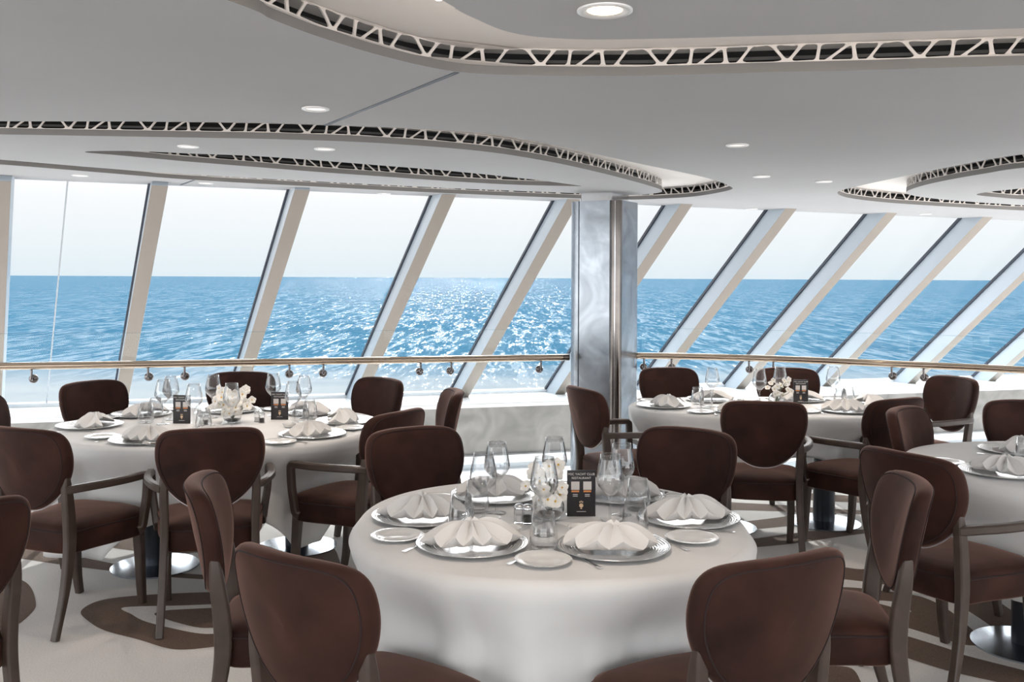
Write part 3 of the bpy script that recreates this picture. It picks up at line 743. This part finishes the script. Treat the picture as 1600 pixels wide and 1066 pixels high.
chair(CHA, (.80, 4.36), T1, 'brown velvet armless chair at the far right of the nearest table, facing the camera', g1, 0)
g2 = 'armchairs around the left rear table'
chair(CHB, (-1.37, 4.38), T2, 'brown armchair at the near side of the left rear table, seen from behind', g2, 2)
chair(CHB, (-2.20, 4.36), T2, 'brown velvet armchair at the near left of the left rear table', g2)
chair(CHB, (-2.99, 5.45), T2, 'brown velvet armchair cut by the left edge of the picture', g2)
chair(CHB, (-2.71, 6.22), T2, 'brown armchair at the far left of the left rear table, by the railing', g2)
chair(CHB, (-1.93, 6.86), T2, 'dark armchair behind the left rear table, hidden behind the white flowers', g2)
chair(CHB, (-.90, 6.50), T2, 'brown armchair at the far right of the left rear table, by the railing', g2)
chair(CHB, (-.60, 4.96), T2, 'brown armchair at the near right of the left rear table', g2)
chair(CHB, (-.38, 5.85), T2, 'brown armchair right of the left rear table, seen side on before the wall', g2)
g3 = 'armchairs around the right rear table'
chair(CHB, (1.43, 5.43), (1.62, 6.6), 'dark armchair at the near side of the right rear table, seen from behind', g3)
chair(CHB, (2.24, 5.60), (1.75, 6.45), 'dark armchair at the near right of the right rear table', g3)
chair(CHB, (.47, 6.05), (1.5, 6.45), 'brown velvet armchair in front of the silver column, seen side on', g3)
chair(CHB, (1.20, 7.35), (1.4, 6.5), 'brown armchair behind the right rear table, just right of the column', g3)
chair(CHB, (2.12, 7.38), (2.05, 6.5), 'brown armchair behind the right rear table, behind the white flowers', g3)
chair(CHB, (3.12, 6.80), (2.2, 6.50), 'brown velvet armchair at the right end of the right rear table', g3)
g4 = 'armchairs around the right-hand table'
chair(CHB, (2.12, 5.12), T4, 'brown velvet armchair at the far left of the right-edge table', g4)
chair(CHB, (1.60, 3.86), (2.75, 4.5), 'large brown armchair left of the right-edge table, seen from behind', g4)
chair(CHB, (2.92, 5.45), (2.85, 4.5), 'brown velvet armchair behind the table at the right edge', g4)
chair(CHA, (-1.69, 2.90), (-2.6, 3.60), 'brown velvet chair cut off at the lower left corner of the picture', 'chairs at an unseen table')

# ------------------------------------------------------------------ tables and cloths
def sup(th, a, b, n=2.3): return 1/((abs(math.cos(th))/a)**n+(abs(math.sin(th))/b)**n)**(1/n)
def table(c, a, b, bases, lab, rz=0):
    t = thing('dining_table', lab, 'table', (c.x, c.y, 0), rz, 'cloth-covered dining tables'); K = 64
    ol = [(sup(2*PI*j/K, a-.01, b-.01)*math.cos(2*PI*j/K), sup(2*PI*j/K, a-.01, b-.01)*math.sin(2*PI*j/K)) for j in range(K)]
    V, Fc = prism(ol, .712, .742); mesh('tabletop', V, Fc, 'wood', t)
    for bx, by in bases:
        V, Fc = lathe([(0, .006), (.235, .0), (.235, .008), (.12, .018), (.07, .022), (0, .022)], 48)
        bs = mesh('base', [v+Vector((bx, by, .001)) for v in V], Fc, 'steel_base', t, True, auto=50); bs['label'] = 'brushed steel base disc'
        V, Fc = lathe([(.07, .02), (.07, .71)], 32); mesh('pedestal', [v+Vector((bx, by, 0)) for v in V], Fc, 'dark_post', t, True)
    return t
def cloth(c, a, b, A, B, lab, seed, maxh=.62, nf=11, rz=0, amp=.022):
    rnd = random.Random(seed); K = 288; V = []; Fc = []; push = {}
    ph = [rnd.uniform(0, 6.28) for _ in range(6)]
    rings = [0, .3, .6, .8, .92, .98]
    top = []
    for s in rings: top.append(('t', s))
    M_ = 16
    for i in range(M_+1): top.append(('h', i/M_))
    for kind, s in top:
        for j in range(K):
            th = 2*PI*j/K; r0 = sup(th, a, b); cx, sy = math.cos(th), math.sin(th)
            if kind == 't':
                r = r0*s; z = .75
                if s == 0: r = 0
                z += .0008*math.sin(5*th+ph[0])*s
            else:
                cs, sn = abs(math.cos(th-rz)), abs(math.sin(th-rz))
                L_ = 1/max(cs/A, sn/B); h = min(maxh, L_-r0); corner = (L_/min(A, B)-1)/.42
                # quarter-round then hang
                d = s*h; rr = .022
                if d < rr*PI/2: r = r0+rr*math.sin(d/rr); z = .75-rr*(1-math.cos(d/rr))
                else: r = r0+rr; z = .75-rr-(d-rr*PI/2)
                w = min(1, d/.30); w = w*w*(3-2*w)
                f = math.cos(nf*th+ph[1]+.6*math.sin(3*th+ph[2]))+.45*math.cos((nf*1.0+6)*th+ph[3])+.3*math.cos(5*th+ph[4])
                sh = f*abs(f)**.3
                r += w*(.012+amp*sh*(.8+.9*max(0, corner)))+w*.05*max(0, corner)
                k0 = 0
                if z < .70:
                    def hit(r):
                        X, Y = c.x+r*cx, c.y+r*sy
                        for o_, f_, arm in CHAIRS:
                            dx, dy = X-o_.x, Y-o_.y
                            if abs(dx) > .6 or abs(dy) > .6: continue
                            ly = dx*f_.x+dy*f_.y; lx = abs(dx*f_.y-dy*f_.x)
                            if z < .53 and lx < .26 and -.3 < ly < .295: return True
                            if arm and .225 < lx < .32 and -.3 < ly < .23: return True
                        return False
                    q = r
                    while k0 < 40 and hit(q): q -= .012; k0 += 1
                push[len(V)] = k0*.012
            V.append(Vector((r*cx, r*sy, z)))
    n = len(top); nt0 = len(rings)
    vm = [max([push.get(i*K+j, 0) for i in range(nt0, n)]) for j in range(K)]     # the cloth gives way softly around the chair seats
    vm = [max(vm[(j+d) % K]*(1-abs(d)/14) for d in range(-9, 10)) for j in range(K)]
    for _ in range(2): vm = [sum(vm[(j+d) % K] for d in range(-4, 5))/9 for j in range(K)]
    for i in range(nt0, n):
        for j in range(K):
            p = V[i*K+j]; r = math.hypot(p.x, p.y); q = max(0, min(1, (.735-p.z)/.23)); v = vm[j]*q*q*(3-2*q); f = (r-v)/r; V[i*K+j] = Vector((p.x*f, p.y*f, p.z))
    for i in range(n-1):
        for j in range(K): Fc.append((i*K+j, i*K+(j+1) % K, (i+1)*K+(j+1) % K, (i+1)*K+j))
    o = mesh('tablecloth', V, Fc, 'linen', None, True); o.location = (c.x, c.y, 0)
    so = o.modifiers.new('t', 'SOLIDIFY'); so.thickness = .002; so.offset = 1
    return tag(o, lab, 'tablecloth', 'white tablecloths')
table(T1, .68, .68, [(0, 0)], 'round dining table nearest the camera, hidden under its long white cloth')
cloth(T1, .68, .68, 1.31, 1.31, 'long white cloth draped over the nearest round table', 3, .69, 11, R(20), .026)
table(T2, .92, .76, [(-.28, -.25), (.42, .15)], 'large oval dining table at the left rear, with steel base discs under its cloth')
cloth(T2, .92, .76, 1.27, 1.12, 'white cloth draped over the left rear table, one corner hanging low', 5, .60, 12, R(8), .018)
table(T3, .95, .52, [(.30, -.17), (-.42, -.30)], 'long dining table at the right rear by the railing, with two steel base discs')
cloth(T3, .95, .52, 1.20, .78, 'white cloth draped over the right rear table by the railing', 8, .5, 12, 0, .012)
table(T4, .86, .66, [(-.49, -.28), (.4, .2)], 'dining table at the right edge of the picture, standing on a steel base disc')
cloth(T4, .86, .66, 1.20, 1.0, 'white cloth draped over the table at the right edge', 11, .5, 10, R(10), .016)

# ------------------------------------------------------------------ tableware prototypes
ZT = .7525
def proto_charger():
    V, Fc = lathe([(0, 0), (.11, 0), (.135, .002), (.17, .009), (.181, .013), (.183, .0145), (.181, .016), (.17, .0125), (.135, .006), (.11, .004), (0, .004)], 72)
    o = mesh('charger_plate', V, Fc, 'charger_metal', None, True); return tag(o, 'x', 'plate')
def proto_bread():
    t = thing('bread_plate', 'x', 'plate')
    V, Fc = lathe([(0, 0), (.05, 0), (.055, .003), (.084, .010), (.088, .0125), (.084, .0135), (.055, .007), (.05, .005), (0, .005)], 56)
    mesh('plate', V, Fc, 'china', t, True)
    V, Fc = lathe([(.0862, .0131), (.0886, .0127), (.0886, .0133), (.0862, .0137)], 56, True); mesh('rim_line', V, Fc, 'silver', t, True)
    return t
def proto_bowl(r=.038, h=.022):
    V, Fc = lathe([(0, 0), (r*.6, 0), (r*.85, h*.35), (r, h), (r*1.03, h*1.02), (r*.99, h*.98), (r*.8, h*.42), (r*.55, .004), (0, .004)], 40)
    o = mesh('butter_dish', V, Fc, 'china', None, True); return tag(o, 'x', 'dish')
def proto_wine():
    t = thing('wine_glass', 'x', 'glass')
    out = [(0, 0), (.036, 0), (.038, .0012), (.034, .003), (.015, .006), (.006, .012), (.0042, .03), (.0038, .07), (.0042, .105), (.008, .118), (.022, .133), (.040, .152), (.0475, .168), (.048, .178), (.044, .205), (.036, .245), (.0335, .262)]
    inn = [(.0325, .262), (.035, .245), (.043, .205), (.0469, .178), (.0464, .169), (.039, .154), (.021, .136), (.008, .126), (0, .124)]
    V, Fc = lathe(out+inn, 40); mesh('glass_body', V, Fc, 'crystal', t, True)
    V, Fc = lathe([(.0325, .2618), (.0337, .2618), (.0337, .2626), (.0325, .2626)], 40, True); mesh('rim', V, Fc, 'crystal', t, True)
    return t
def proto_tumbler():
    out = [(0, 0), (.034, 0), (.040, .003), (.0455, .02), (.046, .035), (.042, .07), (.034, .118)]
    inn = [(.033, .118), (.0408, .07), (.0445, .036), (.043, .022), (.036, .012), (0, .010)]
    V, Fc = lathe(out+inn, 40); o = mesh('tumbler', V, Fc, 'crystal', None, True); return tag(o, 'x', 'glass')
def napkin_mesh(seed):
    rnd = random.Random(seed); P = 6+seed % 2; sp = 6; n = P*sp; K = 8; V = []; Fc = []
    jit = [rnd.uniform(-.22, .22) for _ in range(P+1)]; hj = [rnd.uniform(.7, 1.25) for _ in range(P+1)]; rj = [rnd.uniform(.88, 1.12) for _ in range(P+1)]
    lo, hi = -118, 118
    for i in range(n+1):
        q = i/n*P; k = min(int(q), P-1); fr = q-k
        g = lambda L_: L_[k]*(1-fr)+L_[k+1]*fr
        ang = R(lo+(hi-lo)*(q+g(jit))/P)
        ridge = 1-abs(fr-.5)*2; ridge = ridge**1.25        # 0 in the valleys, 1 on the ridges
        h = g(hj); rr = g(rj)
        Rr = (.090+.052*abs(math.sin(ang))**1.4)*rr*(1.06-.13*ridge)
        for j in range(K+1):
            u = j/K
            spine = .050*(1-u)**1.05+.004
            z = spine+h*.036*ridge*(math.sin(PI*min(1, u*.78))**.8)+(.004 if ridge < .1 else .004)
            r = Rr*u+.003
            V.append(Vector((r*math.sin(ang), -r*math.cos(ang)+.035, z)))
        lip_z = max(.003, V[-1].z-.020-.010*ridge)
        V.append(Vector((Rr*.94*math.sin(ang), -Rr*.94*math.cos(ang)+.035, lip_z)))
    m = K+2
    for i in range(n):
        for j in range(m-1): Fc.append((i*m+j, (i+1)*m+j, (i+1)*m+j+1, i*m+j+1))
    b = len(V); kk = 14
    for ri, (rr, zz) in enumerate(((.028, .032), (.022, .052), (.014, .066), (.006, .072))):
        for j in range(kk):
            t = 2*PI*j/kk; rr2 = rr*(1+.32*math.cos(3*t+seed)+.12*math.cos(7*t)); V.append(Vector((rr2*1.3*math.cos(t), rr2*.8*math.sin(t)+.037, zz+.006*math.cos(3*t+1))))
    for ri in range(3):
        for j in range(kk): Fc.append((b+ri*kk+j, b+ri*kk+(j+1) % kk, b+(ri+1)*kk+(j+1) % kk, b+(ri+1)*kk+j))
    Fc.append(tuple(b+3*kk+j for j in range(kk)))
    o = mesh('napkin', V, Fc, 'napkin', None, True, fix=False); o.data.set_sharp_from_angle(angle=R(38)); so = o.modifiers.new('t', 'SOLIDIFY'); so.thickness = .0018
    return tag(o, 'x', 'napkin')
def flat_outline(pts, th=.0016, bend=None):
    P = [Vector((x, y, 0)) for x, y in pts]; n = len(P)
    Z = bend or (lambda y: 0)
    V = [Vector((p.x, p.y, Z(p.y)+th)) for p in P]+[Vector((p.x, p.y, Z(p.y))) for p in P]
    T = [tuple(t) for t in tessellate_polygon([P])]
    Fc = T+[tuple(n+i for i in t[::-1]) for t in T]+[(i, (i+1) % n, n+(i+1) % n, n+i) for i in range(n)]
    return V, Fc
def proto_knife():
    pts = [(-.0075, -.10), (.0075, -.10), (.006, -.06), (.0045, .005), (.009, .02), (.0095, .08), (.006, .105), (.001, .115), (-.003, .10), (-.004, .02), (-.0045, .005), (-.006, -.06)]
    L_ = cat([Vector((x, y, 0)) for x, y in pts], 3, True)
    V, Fc = flat_outline([(p.x, p.y) for p in L_], .0028); o = mesh('table_knife', V, Fc, 'silver'); return tag(o, 'x', 'knife')
def proto_fork():
    body = [(-.0075, -.10), (.0075, -.10), (.005, -.05), (.0025, .02), (.004, .035), (.011, .048), (.012, .06)]
    tines = []
    xs = [.0105, .0075, .0045, .0015, -.0015, -.0045, -.0075, -.0105]
    for i in range(0, 8, 2): tines += [(xs[i]+.0012, .062), (xs[i]+.0006, .10), (xs[i]-.0010, .10), (xs[i]-.0016, .062)]
    left = [(-.012, .06), (-.011, .048), (-.004, .035), (-.0025, .02), (-.005, -.05)]
    bend = lambda y: .010*max(0, 1-abs(y-.035)/.06)*.7+.001
    V, Fc = flat_outline(body+tines+left, .0022, bend); o = mesh('table_fork', V, Fc, 'silver'); return tag(o, 'x', 'fork')
def proto_shaker(content):
    t = thing('salt_shaker' if content == 'salt' else 'pepper_shaker', 'x', 'shaker')
    prof = [(0, 0), (.019, 0), (.0195, .002), (.0185, .006), (.0185, .044), (.017, .048), (0, .048)]
    V, Fc = lathe(prof, 12); mesh('glass_jar', V, Fc, 'crystal', t, False)
    V, Fc = lathe([(0, .004), (.0145, .004), (.0145, .028), (0, .028)], 16); mesh('filling', V, Fc, content, t, True, auto=40)
    V, Fc = lathe([(.018, .047), (.0185, .050), (.017, .060), (.010, .067), (0, .068)], 20); mesh('cap', V, Fc, 'chrome', t, True)
    return t
def text_mesh(s, size, m, parent, loc, name='lettering'):
    cu = bpy.data.curves.new('t', 'FONT'); cu.body = s; cu.size = size; cu.align_x = 'CENTER'; cu.extrude = .0002
    o = bpy.data.objects.new('t', cu); COL.objects.link(o)
    dg = bpy.context.evaluated_depsgraph_get(); me = bpy.data.meshes.new_from_object(o.evaluated_get(dg)); bpy.data.objects.remove(o)
    M = Matrix.Rotation(PI/2, 4, 'X'); me.transform(M); me.transform(Matrix.Translation(loc)); me.materials.clear()
    return link(name, me, m, parent)
def proto_menu():
    t = thing('menu_stand', 'x', 'menu')
    V, Fc = box_vf((0, 0, .084), (.104, .004, .168)); mesh('card', V, Fc, 'menu_black', t)
    V, Fc = box_vf((0, .012, .002), (.104, .035, .003)); mesh('foot', V, Fc, 'crystal', t)
    text_mesh('MSC YACHT CLUB', .0118, 'menu_grey', t, (0, -.0025, .150)); text_mesh('RESTAURANT', .0115, 'menu_grey', t, (0, -.0025, .136))
    for s in (-1, 1):
        V, Fc = box_vf((s*.022, -.0024, .112), (.030, .0008, .030)); mesh('pale_square', V, Fc, 'menu_white', t)
        V, Fc = box_vf((s*.022, -.0024, .0915), (.028, .0008, .006)); mesh('orange_bar', V, Fc, 'menu_orange', t)
        for k_ in range(2):
            V, Fc = box_vf((s*.022, -.0024, .080-.006*k_), (.018, .0008, .0022)); mesh('small_print', V, Fc, 'menu_grey', t)
    # emblem: small gold crest
    V, Fc = lathe([(0, 0), (.0075, 0), (.0075, .0008), (0, .0008)], 20); M = Matrix.Rotation(PI/2, 4, 'X')
    e = mesh('emblem', [M @ v+Vector((0, -.002, .040)) for v in V], Fc, 'menu_gold', t)
    V, Fc = merge([box_vf((x, -.0024, .0525+dz), (.003, .0008, .006)) for x, dz in ((-.005, 0), (0, .002), (.005, 0))]+[box_vf((0, -.0024, .0295), (.006, .0008, .004))]); mesh('emblem_crown', V, Fc, 'menu_gold', e)
    V, Fc = box_vf((0, -.0024, .018), (.034, .0008, .0018)); mesh('small_print', V, Fc, 'menu_grey', t)
    return t
def flower_vf(r, seed):
    rnd = random.Random(seed); parts = []; cols = []
    for k_ in range(5):
        a = 2*PI*k_/5+rnd.uniform(-.1, .1); n, m = 5, 5; V = []; Fc = []
        wd = r*.55*rnd.uniform(.9, 1.1)
        for i in range(n+1):
            u = i/n; w = wd*math.sin(PI*min(1, u*.86+.10))**.7
            for j in range(m+1):
                v = j/m*2-1; V.append(Vector((w*v, r*.08+r*.95*u, r*.30*u*u-r*.10*v*v*u+r*.12*math.sin(3*u))))
        for i in range(n):
            for j in range(m): q = i*(m+1)+j; Fc.append((q, q+1, q+m+2, q+m+1))
        Mx = Matrix.Rotation(a, 4, 'Z'); parts.append(([Mx @ v for v in V], Fc)); cols += [0]*len(Fc)
    V, Fc = lathe([(0, r*.26), (r*.10, r*.22), (r*.16, r*.1), (r*.1, 0)], 8); parts.append((V, Fc)); cols += [1]*len(Fc)
    V, Fc = merge(parts); return V, Fc, cols
def proto_vase(kind):
    t = thing('flower_vase', 'x', 'flowers')
    out = [(0, 0), (.028, 0), (.045, .012), (.054, .035), (.054, .055), (.046, .078), (.036, .092), (.034, .096)]
    inn = [(.032, .096), (.034, .091), (.044, .077), (.052, .055), (.052, .036), (.043, .015), (.026, .006), (0, .006)]
    V, Fc = lathe(out+inn, 40); mesh('vase', V, Fc, 'crystal', t, True)
    V, Fc = lathe([(0, .008), (.026, .008), (.041, .016), (.046, .024), (0, .026)], 30); mesh('dark_pebbles', V, Fc, 'pepper', t, True)
    rnd = random.Random(kind)
    if kind == 1: nfl, spread, hmin, hmax, r = 20, .100, .06, .215, .024
    elif kind == 2: nfl, spread, hmin, hmax, r = 46, .115, .06, .205, .027
    else: nfl, spread, hmin, hmax, r = 20, .10, .07, .20, .020
    protos = []
    for i in range(nfl):
        a = rnd.uniform(0, 2*PI); h = hmin+(hmax-hmin)*i/nfl; rr = spread*math.sqrt(rnd.uniform(.15, 1))*(1 if h < .15 else .8)
        if h < .1: rr = min(rr, .04)
        c = Vector((rr*math.cos(a), rr*math.sin(a)-.01, h))
        if kind == 1 and c.x > .05: c.x = -c.x*.9 if h > .12 else .045
        V, Fc, cl = flower_vf(r*rnd.uniform(.85, 1.15), i)
        dirv = Vector((c.x*6+rnd.uniform(-.4, .4), c.y*5-.9, .5+rnd.uniform(-.3, .4))).normalized()
        Mx = Matrix.Translation(c) @ dirv.to_track_quat('Z', 'Y').to_matrix().to_4x4()
        fl_ = mesh('flower', [Mx @ v for v in V], Fc, ['petal', 'pollen'], t, True, mi=cl, fix=False)
        P = cat([(0, 0, .02), (c.x*.3, c.y*.3, h*.6), tuple(c)], 4); V, Fc = tube(P, .0012, 5, up=Vector((1, .1, 0))); mesh('stem', V, Fc, 'leaf', t, True)
    for dx, hh in ((-.012, .20), (.004, .19), (.014, .165)) if kind != 3 else ((0, .14),):
        V, Fc = tube([(dx*.3, 0, .02), (dx, -.01, hh*.5), (dx*1.2, -.012, hh)], .0035 if kind == 1 else .002, 6, up=Vector((1, .1, 0))); mesh('twig', V, Fc, 'stem', t, True)
    return t
PC, PB, PD, PW, PT = proto_charger(), proto_bread(), proto_bowl(), proto_wine(), proto_tumbler()
PK, PF = proto_knife(), proto_fork()
NAP = [napkin_mesh(s) for s in (1, 2, 3)]
PS, PP, PM = proto_shaker('salt'), proto_shaker('pepper'), proto_menu()
def P(x, y, z=ZT): p = at_z(x, y, z); return (p.x, p.y, z)

def setting(cpos, diner, tab, seat, group_t, idx, napdir=None, full=True, bread=None):
    """charger, napkin, bread plate, knife, fork; diner = unit direction from table to diner"""
    rz = math.atan2(diner.y, diner.x)+PI/2     # local -y points to the diner
    Mx = Matrix.Translation(Vector((cpos[0], cpos[1], ZT))) @ Matrix.Rotation(rz, 4, 'Z')
    place(PC, (cpos[0], cpos[1], ZT), rz, 'round silver charger plate %s on %s' % (seat, tab), 'silver charger plates '+group_t)
    nd = rz if napdir is None else napdir
    place(NAP[idx % 3], (cpos[0], cpos[1], ZT+.009), nd, 'white fan-folded napkin %s on %s' % (seat, tab), 'fan-folded napkins '+group_t)
    b = Mx @ Vector((-.275, -.02, 0)) if bread is None else Vector((bread[0], bread[1], ZT))
    place(PB, (b.x, b.y, ZT), rz, 'small white side plate %s on %s' % (seat, tab), 'white side plates '+group_t)
    k_ = Mx @ Vector((.205, -.02, 0)); f = Mx @ Vector((-.200, -.04, 0))
    if bread is not None:
        # fork lies between charger and side plate, its handle toward the diner
        f = Vector((cpos[0]*.45+b.x*.55, cpos[1]*.45+b.y*.55, ZT))+Vector((diner.x, diner.y, 0))*.05
    place(PK, (k_.x, k_.y, ZT+.0005), rz, 'silver table knife %s on %s' % (seat, tab), 'table knives '+group_t)
    place(PF, (f.x, f.y, ZT+.0005), rz, 'silver table fork %s on %s' % (seat, tab), 'table forks '+group_t)
nt_ = 'the nearest table'
gt = 'on the nearest table'
def unit(a, b): return Vector((a[0]-b[0], a[1]-b[1], 0)).normalized()
for i, (c, ch, seat, nd) in enumerate([
    (P(738, 853), (-.52, 2.42), 'at the front left place', R(8)),
    (P(958, 858), (.66, 2.42), 'at the front right place', R(-6)),
    (P(660, 809), (-1.02, 3.27), 'at the left place', R(5)),
    (P(1076, 812), (1.35, 3.32), 'at the right place', R(6)),
    (P(776, 776), (-.44, 4.34), 'at the far left place', R(10)),
    (P(968, 776), (.80, 4.36), 'at the far right place', R(-15))]):
    br = {0: P(621, 841), 1: P(849, 879), 2: P(680, 783), 3: P(1081, 844), 4: None, 5: P(1058, 785)}[i]
    dd = unit(ch, c)
    if i == 4: dd = unit((-.35, 4.4), c)
    setting(c, dd, nt_, seat, gt, i, nd, bread=br)
for (x, y), l in [((755, 826), 'tall wine glass at the left of the nearest table, the front one of two'), ((776, 802), 'tall wine glass at the left of the nearest table, the rear one of two'),
                  ((866, 791), 'tall wine glass behind the flowers on the nearest table'), ((850, 836), 'tall wine glass in front of the flowers on the nearest table'),
                  ((953, 829), 'tall wine glass right of the black menu, the front one of two'), ((971, 805), 'tall wine glass right of the black menu, the rear one of two')]:
    place(PW, P(x, y), 0, l, 'tall wine glasses on the nearest table')
for (x, y), l in [((721, 826), 'clear tumbler behind the front left napkin'), ((745, 800), 'clear tumbler left of the rear left wine glass'), ((849, 858), 'clear tumbler in the middle front of the nearest table'),
                  ((992, 834), 'clear tumbler between the two right napkins, front one'), ((997, 797), 'clear tumbler between the two right napkins, rear one')]:
    place(PT, P(x, y), 0, l, 'clear tumblers on the nearest table')
for (x, y), l in [((766, 818), 'small white butter dish left of the salt shaker'), ((797, 834), 'small white butter dish in front of the salt shaker'), ((955, 820), 'small white butter dish right of the menu'), ((905, 832), 'small white butter dish in front of the menu')]:
    place(PD, P(x, y), 0, l, 'white butter dishes on the nearest table')
place(PS, P(811, 817), 0, 'glass salt shaker with metal cap beside the vase on the nearest table'); place(PP, P(824, 818), 0, 'glass pepper shaker with metal cap beside the vase on the nearest table')
v1 = proto_vase(1); p = P(858, 812); v1.location = p; v1['label'] = 'round glass vase with white orchids and dark twigs on the nearest table'
place(PM, P(908, 807), R(2), 'black menu stand with gold emblem on the nearest table', 'black menu stands')

def around(T, a, b, chairs, tab, gt, fac=.70, skip=()):
    for i, (cx, cy, seat) in enumerate(chairs):
        d = unit((cx, cy), T); th = math.atan2(d.y, d.x); r = sup(th, a, b)-.195
        setting((T.x+d.x*r, T.y+d.y*r), d, tab, seat, gt, i+1)
lt = 'the left rear table'
around(T2, .92, .76, [(-1.37, 4.38, 'at the near place'), (-2.20, 4.36, 'at the near left place'), (-2.99, 5.45, 'at the left end'), (-2.71, 6.22, 'at the far left place'), (-1.93, 6.86, 'at the far place behind the flowers'), (-.90, 6.50, 'at the far right place'), (-.60, 4.96, 'at the near right place'), (-.38, 5.85, 'at the right end')], lt, 'on the left rear table')
rt = 'the right rear table'
for i, (c, d, seat) in enumerate([((1.03, 6.50), (-1, -.15), 'at the left end'), ((1.50, 6.22), (0, -1), 'at the near left place'), ((2.20, 6.30), (.1, -1), 'at the near right place'), ((1.42, 6.83), (0, 1), 'at the far left place'), ((2.05, 6.85), (0, 1), 'at the far right place'), ((2.48, 6.58), (1, 0), 'at the right end')]):
    setting(c, Vector((d[0], d[1], 0)).normalized(), rt, seat, 'on the right rear table', i)
r4 = 'the table at the right edge'
for i, (c, d, seat) in enumerate([(P(1566, 740), (-.85, -.5), 'at the near left place'), (P(1590, 706), (-.7, .7), 'at the far left place'), ((2.95, 4.95), (0, 1), 'at the far place')]):
    setting(c, Vector((d[0], d[1], 0)).normalized(), r4, seat, 'on the right-edge table', i)
def rimpos(x, y): p = at_z(x, y, ZT+.262); return (p.x, p.y, ZT)
for (x, y), l in [((255, 593), 'wine glass left of the left menu on the left rear table, the nearer one'), ((267, 588), 'wine glass left of the left menu on the left rear table, the farther one'), ((303, 600), 'wine glass right of the left menu on the left rear table'),
                  ((333, 586), 'wine glass left of the flowers on the left rear table'), ((362, 599), 'wine glass in front of the flowers on the left rear table'), ((427, 584), 'wine glass behind the right menu on the left rear table'),
                  ((458, 596), 'wine glass right of the right menu on the left rear table, the nearer one'), ((475, 587), 'wine glass right of the right menu on the left rear table, the farther one')]:
    place(PW, rimpos(x, y), 0, l, 'wine glasses on the left rear table')
for (x, y), l in [((1113, 575), 'wine glass at the left of the right rear table'), ((1187, 577), 'wine glass left of the flowers on the right rear table'), ((1219, 573), 'wine glass behind the flowers on the right rear table'), ((1302, 573), 'wine glass at the right of the right rear table')]:
    place(PW, rimpos(x, y), 0, l, 'wine glasses on the right rear table')
for (x, y), l in [((228, 661), 'tumbler at the left of the left rear table, nearer one'), ((243, 652), 'tumbler at the left of the left rear table, farther one'), ((318, 672), 'tumbler in front of the left menu on the left rear table'), ((484, 655), 'tumbler right of the right menu, farther one'), ((471, 662), 'tumbler right of the right menu, nearer one')]:
    place(PT, P(x, y), 0, l, 'tumblers on the left rear table')
for (x, y), l in [((1090, 632), 'tumbler at the left of the right rear table, left one'), ((1103, 637), 'tumbler at the left of the right rear table, right one'), ((1313, 634), 'tumbler at the right of the right rear table, left one'), ((1325, 630), 'tumbler at the right of the right rear table, right one')]:
    place(PT, P(x, y), 0, l, 'tumblers on the right rear table')
place(PT, P(1602, 722), 0, 'tumbler at the right edge of the picture beside a napkin')
place(PM, P(284, 662), R(-3), 'black menu stand at the left of the left rear table', 'black menu stands')
place(PM, P(437, 656), R(3), 'black menu stand at the right of the left rear table', 'black menu stands')
place(PM, P(1251, 631), R(2), 'black menu stand on the right rear table', 'black menu stands')
v2 = proto_vase(2); v2.location = P(363, 661); v2['label'] = 'round glass vase packed with white blossoms on the left rear table'
v3 = proto_vase(3); v3.location = P(1213, 637); v3['label'] = 'glass vase with loose small white blossoms on the right rear table'
place(PS, P(314, 666), 0, 'glass salt shaker left of the flowers on the left rear table'); place(PP, P(321, 664), 0, 'glass pepper shaker left of the flowers on the left rear table')
place(PS, P(402, 659), 0, 'glass salt shaker right of the flowers on the left rear table'); place(PP, P(409, 661), 0, 'glass pepper shaker right of the flowers on the left rear table')
for (x, y), l in [((340, 672), 'small white butter dish in front of the vase on the left rear table'), ((452, 668), 'small white butter dish right of the right menu on the left rear table')]:
    place(PD, P(x, y), 0, l, 'butter dishes on the left rear table')
for o in list(bpy.data.objects):
    if o.get('label') == 'x': bpy.data.objects.remove(o)
